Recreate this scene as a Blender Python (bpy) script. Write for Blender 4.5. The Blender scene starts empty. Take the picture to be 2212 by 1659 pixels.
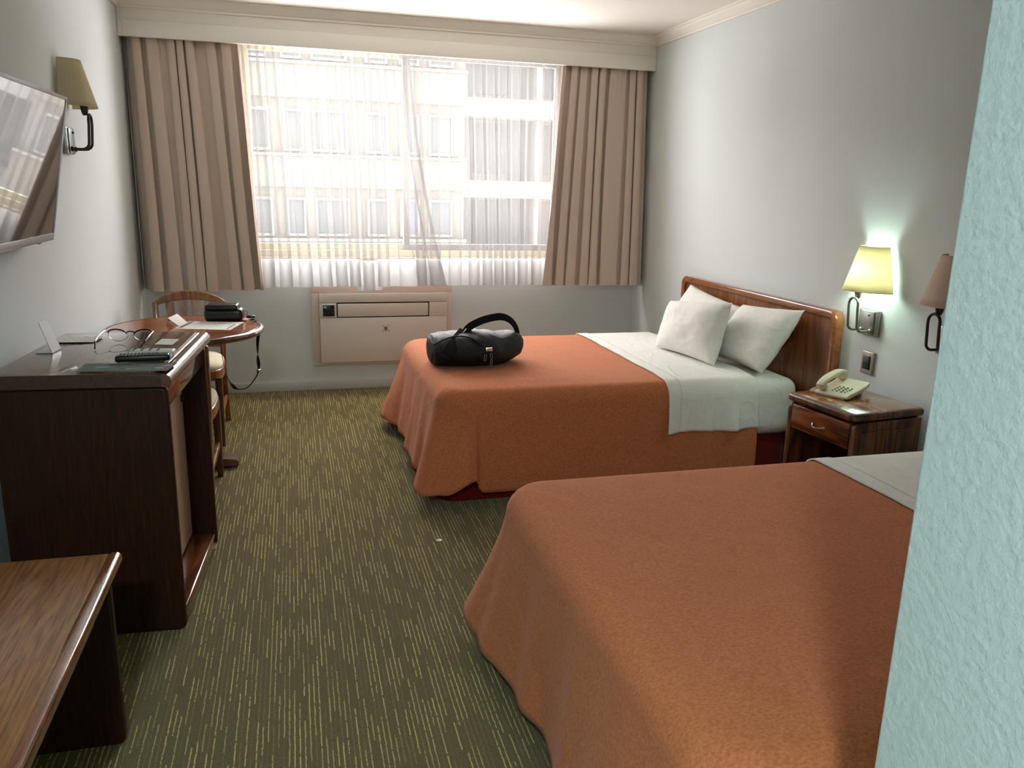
import bpy, bmesh, math, random
from mathutils import Vector, Matrix, noise
from math import sin, cos, pi, radians as rad, exp, sqrt

S = bpy.context.scene
COL = S.collection
# ------------------------------------------------------------------ camera
H = 1.42
YAW, PITCH, ROLL, FPX = 0.267324, -0.2406367, 0.0246757, 1730.74
_f = Vector((sin(YAW)*cos(PITCH), cos(YAW)*cos(PITCH), sin(PITCH)))
_r0 = Vector((cos(YAW), -sin(YAW), 0)); _u0 = _r0.cross(_f)
_r = _r0*cos(ROLL) + _u0*sin(ROLL); _u = -_r0*sin(ROLL) + _u0*cos(ROLL)
cam = bpy.data.cameras.new('camera'); camo = bpy.data.objects.new('camera', cam); COL.objects.link(camo)
cam.sensor_width = 36; cam.lens = FPX/2212*36; cam.clip_start = 0.02; cam.clip_end = 200
M = Matrix((_r, _u, -_f)).transposed().to_4x4(); M.translation = (0, 0, H); camo.matrix_world = M
S.camera = camo
def _ray(x, y): return _r*((x-1106)/FPX) - _u*((y-829.5)/FPX) + _f
def at_y(x, y, Y):
    d = _ray(x, y); return Vector((0, 0, H)) + d*(Y/d.y)
def at_z(x, y, Z):
    d = _ray(x, y); return Vector((0, 0, H)) + d*((Z-H)/d.z)
def at_x(x, y, X):
    d = _ray(x, y); return Vector((0, 0, H)) + d*(X/d.x)
# ------------------------------------------------------------------ light
W = bpy.data.worlds.new('sky'); S.world = W; W.use_nodes = True
bg = W.node_tree.nodes['Background']; bg.inputs[0].default_value = (1.0, 0.985, 0.972, 1); bg.inputs[1].default_value = 16.0
def lamp(name, kind, loc, energy, color, **k):
    l = bpy.data.lights.new(name, kind); l.energy = energy; l.color = color
    o = bpy.data.objects.new(name, l); COL.objects.link(o); o.location = loc
    for a, b in k.items(): setattr(l, a, b)
    return o
portal = lamp('window_portal', 'AREA', (.78, 5.80, 1.62), 1, (1, 1, 1), shape='RECTANGLE', size=2.3, size_y=1.42)
portal.rotation_euler = (rad(-90), 0, 0); portal.data.cycles.is_portal = True
entry = lamp('entry_ceiling_lamp', 'AREA', (-.30, -.86, 2.42), 36, (.78, .97, .98), shape='DISK', size=.24)
S.view_settings.view_transform = 'Standard'; S.view_settings.look = 'None'
S.view_settings.exposure = 0.80; S.view_settings.gamma = 1; S.view_settings.use_curve_mapping = False
cy = S.cycles
cy.use_denoising = True; cy.use_adaptive_sampling = True; cy.adaptive_threshold = .04; cy.max_bounces = 9; cy.diffuse_bounces = 5; cy.glossy_bounces = 3
cy.transmission_bounces = 4; cy.transparent_max_bounces = 14; cy.sample_clamp_indirect = 8; cy.caustics_reflective = False; cy.caustics_refractive = False

# ------------------------------------------------------------------ helpers
def srgb(r, g, b):
    f = lambda c: (c/255/12.92) if c/255 <= .04045 else ((c/255+.055)/1.055)**2.4
    return (f(r), f(g), f(b), 1)
def tag(o, label=None, cat=None, group=None, kind=None):
    if label: o['label'] = label
    if cat: o['category'] = cat
    if group: o['group'] = group
    if kind: o['kind'] = kind
    return o
def thing(name, label, cat, loc=(0, 0, 0), rotz=0, group=None):
    o = bpy.data.objects.new(name, None); COL.objects.link(o); o.empty_display_size = .05
    o.location = loc; o.rotation_euler = (0, 0, rotz)
    return tag(o, label, cat, group)
def basis(o):
    p = Matrix.Translation(o.location) @ o.rotation_euler.to_matrix().to_4x4()
    return basis(o.parent) @ p if o.parent else p
def obj(name, bm, mat, parent=None, world=False, ang=35, origin=None):
    """bm -> mesh object; world=True: bm is in world coordinates"""
    if parent is not None and world: bmesh.ops.transform(bm, matrix=basis(parent).inverted(), verts=bm.verts)
    if parent is None and origin is not None: bmesh.ops.translate(bm, vec=-Vector(origin), verts=bm.verts)
    bmesh.ops.recalc_face_normals(bm, faces=bm.faces)
    me = bpy.data.meshes.new(name); bm.to_mesh(me); bm.free()
    for p in me.polygons: p.use_smooth = True
    me.set_sharp_from_angle(angle=rad(ang))
    for m in (mat if isinstance(mat, (list, tuple)) else [mat]): me.materials.append(m)
    o = bpy.data.objects.new(name, me); COL.objects.link(o); o.parent = parent
    if parent is None and origin is not None: o.location = origin
    return o
def struct(name, bm, mat, parent=None, label=None):
    o = obj(name, bm, mat, parent)
    if parent is None: o['kind'] = 'structure'
    if label: o['label'] = label
    return o
def B(): return bmesh.new()
def box(bm, x0, x1, y0, y1, z0, z1, bev=0, seg=2, rot=None):
    m = Matrix.Translation(((x0+x1)/2, (y0+y1)/2, (z0+z1)/2))
    if rot is not None: m = m @ rot
    m = m @ Matrix.Diagonal((abs(x1-x0), abs(y1-y0), abs(z1-z0), 1))
    v = bmesh.ops.create_cube(bm, size=1, matrix=m)['verts']
    if bev:
        e = list({e for a in v for e in a.link_edges})
        bmesh.ops.bevel(bm, geom=e, offset=bev, segments=seg, affect='EDGES', profile=.5)
    return bm
def bx(*a, **k): return box(B(), *a, **k)
def sweep(bm, pts, sec, up=None, closed=False, scale=None, cap=True):
    """sec: list of (a,b) offsets along side/up of the moving frame"""
    P = [Vector(p) for p in pts]; n = len(P); rings = []
    prev = None
    for i, p in enumerate(P):
        if closed: t = (P[(i+1) % n]-P[i-1]).normalized()
        else: t = (P[min(i+1, n-1)]-P[max(i-1, 0)]).normalized()
        if up is not None:
            u = Vector(up[i] if isinstance(up, list) else up); u = (u - t*u.dot(t)).normalized()
        elif prev is None:
            u = Vector((0, 0, 1)) if abs(t.z) < .9 else Vector((1, 0, 0)); u = (u - t*u.dot(t)).normalized()
        else: u = (prev - t*prev.dot(t)).normalized()
        prev = u; s = t.cross(u)
        k = scale[i] if scale else 1
        rings.append([bm.verts.new(p + s*(a*k) + u*(b*k)) for a, b in sec])
    m = len(sec)
    for i in range(n if closed else n-1):
        A, C = rings[i], rings[(i+1) % n]
        for j in range(m): bm.faces.new((A[j], A[(j+1) % m], C[(j+1) % m], C[j]))
    if cap and not closed:
        bm.faces.new(rings[0][::-1]); bm.faces.new(rings[-1])
    return bm
def circ(r, n=10, ry=None): return [(r*cos(2*pi*i/n), (ry or r)*sin(2*pi*i/n)) for i in range(n)]
def tube(bm, pts, r, n=10, closed=False, scale=None, up=None): return sweep(bm, pts, circ(r, n), closed=closed, scale=scale, up=up)
def smooth_path(pts, k=8):
    P = [Vector(p) for p in pts]; out = []
    for i in range(len(P)-1):
        a, b, c, d = P[max(i-1, 0)], P[i], P[i+1], P[min(i+2, len(P)-1)]
        for j in range(k):
            t = j/k
            out.append(.5*((2*b)+(c-a)*t+(2*a-5*b+4*c-d)*t*t+(3*b-a-3*c+d)*t**3))
    out.append(P[-1]); return out
def lathe(bm, prof, n=32, c=(0, 0, 0), a0=0, a1=2*pi):
    full = abs(a1-a0-2*pi) < 1e-6; N = n if full else n+1; rings = []
    for i in range(N):
        a = a0+(a1-a0)*i/n
        rings.append([bm.verts.new((c[0]+r*cos(a), c[1]+r*sin(a), c[2]+z)) for r, z in prof])
    for i in range(n):
        A, C = rings[i], rings[(i+1) % N]
        for j in range(len(prof)-1):
            f = [A[j], C[j], C[j+1], A[j+1]]
            bm.faces.new(f)
    bmesh.ops.remove_doubles(bm, verts=bm.verts, dist=1e-6)
    return bm
def prism(bm, poly, f0, f1):
    """poly 2D points; f0/f1 map (a,b)->3D for both ends"""
    A = [bm.verts.new(f0(*p)) for p in poly]; C = [bm.verts.new(f1(*p)) for p in poly]; n = len(poly)
    bm.faces.new(A[::-1]); bm.faces.new(C)
    for i in range(n): bm.faces.new((A[i], A[(i+1) % n], C[(i+1) % n], C[i]))
    return bm
def rrect(x0, x1, y0, y1, r, n=5, which=(1, 1, 1, 1)):
    out = []
    for k, (cx, cy, a) in enumerate(((x1-r, y1-r, 0), (x0+r, y1-r, 90), (x0+r, y0+r, 180), (x1-r, y0+r, 270))):
        if which[k]:
            for i in range(n+1):
                t = rad(a+90*i/n); out.append((cx+r*cos(t), cy+r*sin(t)))
        else: out.append(((x1, y1), (x0, y1), (x0, y0), (x1, y0))[k])
    return out
def grid(bm, nu, nv, f):
    V = [[bm.verts.new(f(i/nu, j/nv)) for j in range(nv+1)] for i in range(nu+1)]
    for i in range(nu):
        for j in range(nv): bm.faces.new((V[i][j], V[i+1][j], V[i+1][j+1], V[i][j+1]))
    return V
def bevmod(o, w, seg=2):
    m = o.modifiers.new('bevel', 'BEVEL'); m.width = w; m.segments = seg; m.limit_method = 'ANGLE'; m.angle_limit = rad(40); return o
def solid(o, t, off=0):
    m = o.modifiers.new('thickness', 'SOLIDIFY'); m.thickness = t; m.offset = off; return o
def subsurf(o, k=1):
    m = o.modifiers.new('smooth', 'SUBSURF'); m.levels = k; m.render_levels = k; return o
def copy_tree(o, parent=None):
    c = o.copy(); COL.objects.link(c); c.parent = parent
    for ch in list(o.children): copy_tree(ch, c)
    return c
def sstep(a, b, x):
    t = max(0, min(1, (x-a)/(b-a))); return t*t*(3-2*t)

# ------------------------------------------------------------------ materials
class Mat:
    def __init__(s, name):
        s.m = bpy.data.materials.new(name); s.m.use_nodes = True; s.t = s.m.node_tree; s.b = s.t.nodes['Principled BSDF']
    def n(s, typ, **k):
        o = s.t.nodes.new(typ)
        for a, b in k.items():
            if a.startswith('i_'): o.inputs[int(a[2:]) if a[2:].isdigit() else a[2:].replace('_', ' ')].default_value = b
            else: setattr(o, a, b)
        return o
    def l(s, a, b): s.t.links.new(a, b)
    def set(s, **k):
        for a, b in k.items(): s.b.inputs[a.replace('_', ' ')].default_value = b
        return s
    def coord(s, scale=(1, 1, 1), out='Object', rot=(0, 0, 0)):
        tc = s.n('ShaderNodeTexCoord'); mp = s.n('ShaderNodeMapping'); mp.inputs['Scale'].default_value = scale; mp.inputs['Rotation'].default_value = rot
        s.l(tc.outputs[out], mp.inputs['Vector']); return mp.outputs[0]
    def ramp(s, fac, stops):
        r = s.n('ShaderNodeValToRGB'); e = r.color_ramp.elements
        while len(e) < len(stops): e.new(.5)
        for k, (p, c) in enumerate(stops): e[k].position = p; e[k].color = c
        s.l(fac, r.inputs[0]); return r.outputs[0]
    def bump(s, h, strength, dist=.002):
        b = s.n('ShaderNodeBump'); b.inputs['Strength'].default_value = strength; b.inputs['Distance'].default_value = dist
        s.l(h, b.inputs['Height']); s.l(b.outputs[0], s.b.inputs['Normal']); return b
    def noise(s, vec, scale, detail=3, rough=.5, dist=0):
        o = s.n('ShaderNodeTexNoise'); o.inputs['Scale'].default_value = scale; o.inputs['Detail'].default_value = detail
        o.inputs['Roughness'].default_value = rough; o.inputs['Distortion'].default_value = dist
        if vec is not None: s.l(vec, o.inputs['Vector'])
        return o.outputs[0]
    def math(s, op, a, b=None, c=None):
        o = s.n('ShaderNodeMath', operation=op)
        for i, v in enumerate((a, b, c)):
            if v is None: continue
            if isinstance(v, (int, float)): o.inputs[i].default_value = v
            else: s.l(v, o.inputs[i])
        return o.outputs[0]
    def mix(s, fac, a, b):
        o = s.n('ShaderNodeMix', data_type='RGBA')
        for i, v in ((0, fac), (6, a), (7, b)):
            if isinstance(v, (int, float, tuple)): o.inputs[i].default_value = v
            else: s.l(v, o.inputs[i])
        return o.outputs[2]
    def color(s, c): s.l(c, s.b.inputs['Base Color']); return s

def plain(name, col, rough=.5, metal=0, **k):
    m = Mat(name); m.set(Base_Color=col, Roughness=rough, Metallic=metal, **k)
    v = m.noise(m.coord((1, 1, 1)), 60, 2); m.bump(v, .06, .0006)
    return m.m
def paint(name, col, scale=90, strength=.35, dist=.002, col2=None):
    m = Mat(name); v = m.coord()
    m.set(Roughness=.75)
    n1 = m.noise(v, scale, 4, .55); n2 = m.noise(v, 1.3, 2)
    m.color(m.mix(n2, col, col2 or col)); m.bump(n1, strength, dist); return m.m
def fabric(name, c1, c2, weave=500, rough=.95, wr=.25, sheen=.15, melange=180, stretch=(1, 1, 1), wrinkle=0):
    m = Mat(name); v = m.coord(stretch); m.set(Roughness=rough, Sheen_Weight=sheen, Sheen_Roughness=.5); m.b.inputs['Specular IOR Level'].default_value = .15
    n1 = m.noise(v, melange, 4, .7); m.color(m.ramp(n1, [(.3, c1), (.7, c2)]))
    n2 = m.noise(v, weave, 2, .6); n3 = m.noise(v, 9, 4, .6)
    h = m.math('ADD', n2, m.math('MULTIPLY', n3, 4.0))
    if wrinkle:
        q = m.noise(m.coord((1, .55, 1)), 6.5, 2, .5, 1.2); q = m.math('SUBTRACT', 1.0, m.math('MULTIPLY', m.math('ABSOLUTE', m.math('SUBTRACT', q, .5)), 7.0))
        h = m.math('ADD', h, m.math('MULTIPLY', m.math('MAXIMUM', q, 0.0), wrinkle))
    m.bump(h, wr, .0012); return m.m
def wood(name, cd, cm, cl, axis=1, scale=1.0, rough=.28, coat=.5, cathedral=.5, cs=1.0):
    m = Mat(name); sc = [14*scale]*3; sc[axis] = 1.1*scale
    v = m.coord(tuple(sc)); sc2 = [cs*scale]*3; sc2[axis] = .22*scale
    v2 = m.coord(tuple(sc2))
    fine = m.noise(v, 9, 5, .65); broad = m.noise(v2, 4.5, 3, .5, .8)
    rings = m.math('FRACT', m.math('MULTIPLY', broad, 9.0))
    ring = m.math('ABSOLUTE', m.math('SUBTRACT', rings, .5))
    mixv = m.math('ADD', m.math('MULTIPLY', fine, 1-cathedral*.5), m.math('MULTIPLY', ring, cathedral))
    m.color(m.ramp(mixv, [(.3, cd), (.55, cm), (.85, cl)]))
    m.set(Roughness=rough, Coat_Weight=coat, Coat_Roughness=.08); m.bump(fine, .08, .0008); return m.m

WALL = srgb(204, 208, 204)
M_wall = paint('wall_paint', srgb(211, 216, 216), 130, .25, .0015, srgb(206, 212, 212))
M_rough = paint('rough_wall_lamp_tint', srgb(207, 220, 219), 75, .6, .0035, srgb(203, 217, 217))  # cyan of the entry lamp's light partly mixed into the near wall's colour
M_ceil = paint('ceiling_paint', srgb(236, 232, 225), 160, .1, .001)
M_trim = plain('trim_paint', srgb(232, 227, 217), .45)
M_base = plain('baseboard_paint', srgb(190, 190, 184), .45)

def carpet():
    m = Mat('striped_carpet'); tc = m.n('ShaderNodeTexCoord'); v = tc.outputs['Object']
    wob = m.noise(m.coord((1, .6, 1)), 45, 3, .65)
    sep = m.n('ShaderNodeSeparateXYZ'); m.l(v, sep.inputs[0])
    x = m.math('ADD', sep.outputs[0], m.math('MULTIPLY', m.math('SUBTRACT', wob, .5), .0050)); y = sep.outputs[1]
    P = 1/.0135
    xs = m.math('MULTIPLY', x, P); idx = m.math('FLOOR', xs); fr = m.math('SUBTRACT', xs, idx)
    line = m.math('LESS_THAN', m.math('ABSOLUTE', m.math('SUBTRACT', fr, .5)), .13)
    wn = m.n('ShaderNodeTexWhiteNoise', noise_dimensions='1D'); m.l(idx, wn.inputs['W'])
    yy = m.math('ADD', m.math('MULTIPLY', y, 9.0), m.math('MULTIPLY', wn.outputs['Value'], 17.0))
    yi = m.math('FLOOR', yy)
    cv = m.n('ShaderNodeCombineXYZ'); m.l(idx, cv.inputs[0]); m.l(yi, cv.inputs[1])
    w2 = m.n('ShaderNodeTexWhiteNoise', noise_dimensions='2D'); m.l(cv.outputs[0], w2.inputs['Vector'])
    lc = m.ramp(w2.outputs['Value'], [(.0, srgb(88, 80, 46)), (.40, srgb(124, 112, 68)), (.5, srgb(168, 154, 92)), (1, srgb(206, 190, 116))])
    nb = m.noise(m.coord(), 210, 4, .8); nm = m.noise(m.coord(), 14, 3, .6)
    base = m.ramp(nb, [(.32, srgb(50, 43, 17)), (.68, srgb(126, 109, 53))])
    base = m.mix(m.math('MULTIPLY', nm, .5), base, srgb(102, 84, 38))
    brk = m.math('GREATER_THAN', m.noise(m.coord((1, .3, 1)), 190, 2), .40)
    m.color(m.mix(m.math('MULTIPLY', m.math('MULTIPLY', line, brk), .9), base, lc))
    m.set(Roughness=1.0, Sheen_Weight=.2); m.b.inputs['Specular IOR Level'].default_value = .05
    m.bump(m.math('ADD', nb, m.math('MULTIPLY', line, .4)), .9, .004); return m.m
M_carpet = carpet()
M_wdark = wood('dark_wood_vertical', srgb(32, 16, 8), srgb(50, 26, 13), srgb(72, 40, 21), 2, 1.0, .5, .05, .3, 3.0)
M_wdark.node_tree.nodes['Principled BSDF'].inputs['Specular IOR Level'].default_value = .18
M_wdarky = wood('dark_wood_lengthwise', srgb(40, 20, 11), srgb(62, 33, 18), srgb(88, 50, 28), 1, 1.0, .35, .3, .3, 3.0)
M_wtop = wood('bench_wood', srgb(92, 54, 27), srgb(134, 86, 45), srgb(160, 108, 61), 1, 1.0, .28, .5, .45, 5.0)
M_wcab = wood('cabinet_top_wood_lit', srgb(96, 60, 38), srgb(132, 88, 58), srgb(158, 112, 78), 1, 1.0, .3, .3, .4, 4.0)  # colour lightened to carry reflected wall and window light on the top
M_wedge = wood('polished_edge_wood', srgb(70, 36, 20), srgb(110, 60, 36), srgb(140, 84, 54), 1, 1.0, .14, 1.0)
M_whead = wood('headboard_wood', srgb(92, 48, 22), srgb(134, 76, 38), srgb(166, 104, 58), 2, 1.0, .3, .5)
M_wheadr = wood('headboard_rim_wood', srgb(120, 64, 30), srgb(142, 82, 40), srgb(160, 98, 52), 1, 1.0, .2, .8)
M_wns = wood('nightstand_top_wood', srgb(110, 60, 22), srgb(158, 98, 42), srgb(188, 126, 60), 1, 1.0, .18, .9)
M_wnsd = wood('nightstand_body_wood', srgb(52, 26, 13), srgb(92, 52, 28), srgb(124, 78, 44), 2, 1.0, .4, .2, .9)
M_wnsf = wood('drawer_front_wood', srgb(64, 28, 12), srgb(116, 60, 28), srgb(146, 84, 42), 1, 1.0, .22, .7, .8)
M_wtab = wood('round_table_wood', srgb(110, 54, 26), srgb(164, 88, 48), srgb(192, 116, 70), 0, 1.0, .2, .8, .6)
M_wtabe = wood('table_edge_wood', srgb(66, 32, 18), srgb(100, 54, 32), srgb(130, 78, 50), 0, 1.0, .16, 1.0)
M_wch = wood('chair_wood', srgb(96, 54, 26), srgb(140, 86, 46), srgb(170, 114, 66), 2, 1.0, .3, .5)
M_wchd = wood('chair_leg_wood', srgb(64, 32, 18), srgb(98, 54, 30), srgb(124, 74, 42), 2, 1.0, .3, .5)
M_spread = fabric('orange_bedspread_fabric', srgb(169, 95, 57), srgb(205, 127, 86), 420, .95, .25, .08, 130, (1, 1.6, 1), 4.0)
M_sheet = fabric('white_sheet_fabric', srgb(232, 230, 223), srgb(239, 237, 232), 700, .9, .5, .05, 40, (1, 1, 1), 4.0)
M_skirt = fabric('dark_red_skirt_fabric', srgb(88, 14, 14), srgb(112, 22, 20), 500)
M_cush = fabric('cream_upholstery', srgb(214, 200, 176), srgb(226, 214, 192), 600)
M_black = fabric('black_nylon', srgb(8, 8, 9), srgb(14, 14, 15), 900, .5, .5, .0, 300, (1.5, 1, 2.2), 5.0)
M_black.node_tree.nodes['Principled BSDF'].inputs['Specular IOR Level'].default_value = .32
M_strap = fabric('black_webbing', srgb(14, 14, 15), srgb(24, 24, 25), 900, .7, .3, .0, 300)
M_leather = plain('black_glossy_leather', srgb(14, 14, 15), .28)
M_chrome = plain('polished_metal', srgb(215, 215, 212), .18, 1.0)
M_steel = plain('brushed_metal', srgb(150, 152, 148), .38, 1.0)
M_dmetal = plain('dark_bronze_metal', srgb(64, 58, 52), .4, .8)
M_alu = plain('silver_plastic', srgb(178, 178, 180), .35, .3)
M_plate = plain('champagne_plate', srgb(170, 160, 146), .35, .4)
M_blackpl = plain('black_plastic', srgb(16, 17, 18), .3)
M_grayrub = plain('grey_rubber', srgb(72, 74, 76), .6)
M_white = plain('white_plastic', srgb(214, 214, 206), .35)
M_cream = plain('cream_plastic', srgb(226, 218, 190), .35)
M_key = plain('phone_key_plastic', srgb(150, 148, 132), .5)
M_ac = plain('ac_casing', srgb(214, 204, 196), .5)
M_acf = plain('ac_surround', srgb(206, 188, 176), .6)
M_logo = plain('grey_print', srgb(120, 108, 104), .6)
M_dark = plain('painted_gap_shade', srgb(10, 9, 8), .9)
M_fridge = plain('beige_fridge_enamel', srgb(186, 160, 132), .4)
M_paper = plain('paper', srgb(226, 224, 214), .8)
M_winfr = plain('window_frame_enamel', srgb(226, 216, 190), .4)
M_mull = plain('grey_aluminium', srgb(150, 148, 146), .4, .3)
M_coin = plain('pale_metal', srgb(200, 196, 176), .4, .2)
M_tan = plain('tan_piece_surface', srgb(190, 128, 92), .5)

def printed(name, base, ink, sx, sy, thr=.5):
    m = Mat(name); v = m.coord((sx, sy, 1)); sep = m.n('ShaderNodeSeparateXYZ'); m.l(m.coord((1, sy, 1)), sep.inputs[0])
    row = m.math('LESS_THAN', m.math('FRACT', sep.outputs[1]), .45)
    n = m.math('GREATER_THAN', m.noise(v, 1.0, 2), thr)
    m.color(m.mix(m.math('MULTIPLY', row, n), base, ink)); m.set(Roughness=.7); return m.m
M_print = printed('printed_sheet', srgb(226, 224, 214), srgb(176, 176, 172), 60, 90)
M_leaflet = printed('dark_leaflet_print', srgb(84, 95, 90), srgb(160, 168, 160), 14, 30, .58)

def sheer(name, tlc, base, dfm=.45):
    m = Mat(name); t = m.t; t.nodes.remove(m.b)
    out = [n for n in t.nodes if n.type == 'OUTPUT_MATERIAL'][0]
    tr = m.n('ShaderNodeBsdfTransparent'); tr.inputs[0].default_value = (1, 1, 1, 1)
    tl = m.n('ShaderNodeBsdfTranslucent'); tl.inputs[0].default_value = tlc
    df = m.n('ShaderNodeBsdfDiffuse'); df.inputs[0].default_value = (.75, .72, .70, 1)
    a = m.n('ShaderNodeMixShader'); a.inputs[0].default_value = dfm; m.l(tl.outputs[0], a.inputs[1]); m.l(df.outputs[0], a.inputs[2])
    b = m.n('ShaderNodeMixShader')
    n = m.noise(m.coord((1, 1, .02)), 60, 3); f = m.math('MULTIPLY_ADD', n, .12, base); m.l(f, b.inputs[0])
    m.l(tr.outputs[0], b.inputs[1]); m.l(a.outputs[0], b.inputs[2]); m.l(b.outputs[0], out.inputs[0]); return m.m
M_sheer = sheer('sheer_voile', (.135, .130, .128, 1), .37)
M_sheerh = sheer('sheer_voile_hem_glow', (.90, .90, .92, 1), .56, .40)  # same cloth coloured far paler, painting in the back-lit glow below the sill
def trans_fabric(name, c, fac, weave=400, c2=None):
    m = Mat(name); t = m.t; out = [n for n in t.nodes if n.type == 'OUTPUT_MATERIAL'][0]
    v = m.coord(); n = m.noise(v, weave, 3, .7); colr = m.ramp(n, [(.3, c), (.7, c2 or c)])
    m.color(colr); m.set(Roughness=.9); m.b.inputs['Specular IOR Level'].default_value = .15; m.bump(n, .2, .001)
    tl = m.n('ShaderNodeBsdfTranslucent'); m.l(colr, tl.inputs[0])
    mx = m.n('ShaderNodeMixShader'); mx.inputs[0].default_value = fac
    m.l(m.b.outputs[0], mx.inputs[1]); m.l(tl.outputs[0], mx.inputs[2]); m.l(mx.outputs[0], out.inputs[0]); return m.m
M_curt = trans_fabric('taupe_curtain_fabric', srgb(194, 175, 161), .06, 500, srgb(208, 189, 175))
M_shade = trans_fabric('beige_shade_fabric', srgb(220, 208, 178), .50, 260, srgb(228, 217, 188))
M_shade2 = trans_fabric('pinkish_shade_fabric', srgb(214, 190, 172), .3, 260, srgb(222, 200, 184))
def glass(name, tint=(1, 1, 1, 1), refl=.06):
    m = Mat(name); t = m.t; t.nodes.remove(m.b); out = [n for n in t.nodes if n.type == 'OUTPUT_MATERIAL'][0]
    tr = m.n('ShaderNodeBsdfTransparent'); tr.inputs[0].default_value = tint
    gl = m.n('ShaderNodeBsdfGlossy'); gl.inputs['Roughness'].default_value = .02
    fr = m.n('ShaderNodeFresnel'); fr.inputs[0].default_value = 1.45
    ge_ = m.n('ShaderNodeNewGeometry'); fx = m.math('MULTIPLY', fr.outputs[0], m.math('SUBTRACT', 1.0, ge_.outputs['Backfacing']))
    mx = m.n('ShaderNodeMixShader'); m.l(fx, mx.inputs[0]); m.l(tr.outputs[0], mx.inputs[1]); m.l(gl.outputs[0], mx.inputs[2])
    m.l(mx.outputs[0], out.inputs[0]); return m.m
M_glass = glass('clear_glass'); M_sheetglass = glass('table_glass', (.93, .95, .94, 1))
M_screen = Mat('television_screen').set(Base_Color=srgb(8, 8, 9), Roughness=.06, Coat_Weight=1.0, Coat_Roughness=.02, Coat_IOR=2.2).m
M_screen.node_tree.nodes['Principled BSDF'].inputs['Specular IOR Level'].default_value = .9
def emit(name, col, st):
    m = Mat(name); m.set(Base_Color=(1, 1, 1, 1), Emission_Strength=st); m.b.inputs['Emission Color'].default_value = col; return m.m
M_bulb = emit('lit_bulb', (.72, 1, .86, 1), 60)
M_bulboff = plain('frosted_bulb', srgb(230, 230, 225), .3)
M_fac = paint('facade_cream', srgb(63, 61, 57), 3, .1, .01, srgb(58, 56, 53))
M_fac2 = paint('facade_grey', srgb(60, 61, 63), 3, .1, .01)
M_facw = plain('facade_window_frame', srgb(74, 74, 73), .6)
M_facg = Mat('facade_window_glass').set(Base_Color=srgb(47, 49, 51), Roughness=.6).m
M_facgb = Mat('facade_window_glass_blue').set(Base_Color=srgb(48, 51, 61), Roughness=.6).m

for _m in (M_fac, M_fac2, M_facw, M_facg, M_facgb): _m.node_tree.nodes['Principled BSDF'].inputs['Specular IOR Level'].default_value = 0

# ------------------------------------------------------------------ room shell
XL, XR, YB, ZC = -.947, 2.483, 5.648, 2.45
X0, Y0, YR = .684, .720, -2.2      # corner of the bathroom block, wall behind the camera
WX0, WX1, WZ0, WZ1 = -.32, 1.90, .93, 2.32
struct('floor', bx(XL-.2, XR+.2, YR-.2, YB+.2, -.1, 0), M_carpet)
struct('ceiling', bx(XL-.2, XR+.2, YR-.2, YB+.2, ZC, ZC+.15), M_ceil)
struct('wall_left', bx(XL-.2, XL, YR-.2, YB+.2, 0, ZC), M_wall)
struct('wall_right', bx(XR, XR+.2, Y0-.2, YB+.2, 0, ZC), M_wall)
struct('wall_near', bx(XL, X0, YR-.2, YR, 0, ZC), M_wall)
bm = B(); prism(bm, rrect(X0, XR, YR, Y0, .006, 3, (0, 1, 0, 0)), lambda a, b: (a, b, 0), lambda a, b: (a, b, ZC))
struct('wall_entry', bm, M_rough)
bm = B()
for a in ((XL, WX0, 0, ZC), (WX1, XR, 0, ZC), (WX0, WX1, 0, WZ0), (WX0, WX1, WZ1, ZC)):
    box(bm, a[0], a[1], YB, YB+.2, a[2], a[3])
struct('wall_back', bm, M_wall)
def baseboard(name, x0, x1, y0, y1): return struct(name, bx(x0, x1, y0, y1, 0, .066, .004), M_base)
baseboard('baseboard_back', XL, XR, YB-.014, YB)
baseboard('baseboard_left', XL, XL+.014, YR, YB-.014)
baseboard('baseboard_right', XR-.014, XR, Y0, YB-.014)
# crown moulding profile: (out from wall, down from ceiling)
CR = [(0, 0), (.062, 0), (.062, .010), (.052, .013), (.048, .022), (.036, .030), (.024, .044), (.018, .050), (.012, .052), (.012, .064), (0, .064)]
VY = 5.478
bm = B(); prism(bm, CR, lambda a, b: (XR-a, Y0, ZC-b), lambda a, b: (XR-a, VY-.001, ZC-b)); struct('trim_1', bm, M_trim)
bm = B(); prism(bm, CR, lambda a, b: (XL+a, YR, ZC-b), lambda a, b: (XL+a, VY-.001, ZC-b)); struct('trim_2', bm, M_trim)
# pelmet over the curtains
pel = thing('curtain_pelmet', 'long cream painted pelmet board across the window wall above the curtains', 'pelmet', ((XL+XR)/2, VY, 2.228))
obj('upper_board', bx(XL+.001, XR-.001, VY, VY+.02, 2.318, ZC-.001, .002), M_trim, pel, True)
obj('lower_board', bx(XL+.03, XR-.03, VY-.010, VY+.018, 2.228, 2.322, .003), M_trim, pel, True)
for a, b in ((XL+.001, XL+.03), (XR-.03, XR-.001)):
    obj('end_stile', bx(a, b, VY-.004, VY+.019, 2.228, 2.318, .002), M_trim, pel, True)
bm = B(); prism(bm, CR, lambda a, b: (XL+.001+max(0, a), VY-a, ZC-b-.0005), lambda a, b: (XR-.001-max(0, a), VY-a, ZC-b-.0005))
obj('crown_moulding', bm, M_trim, pel, True)
obj('curtain_track', bx(XL+.02, XR-.02, 5.535, 5.565, 2.40, 2.42), M_alu, pel, True)

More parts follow.
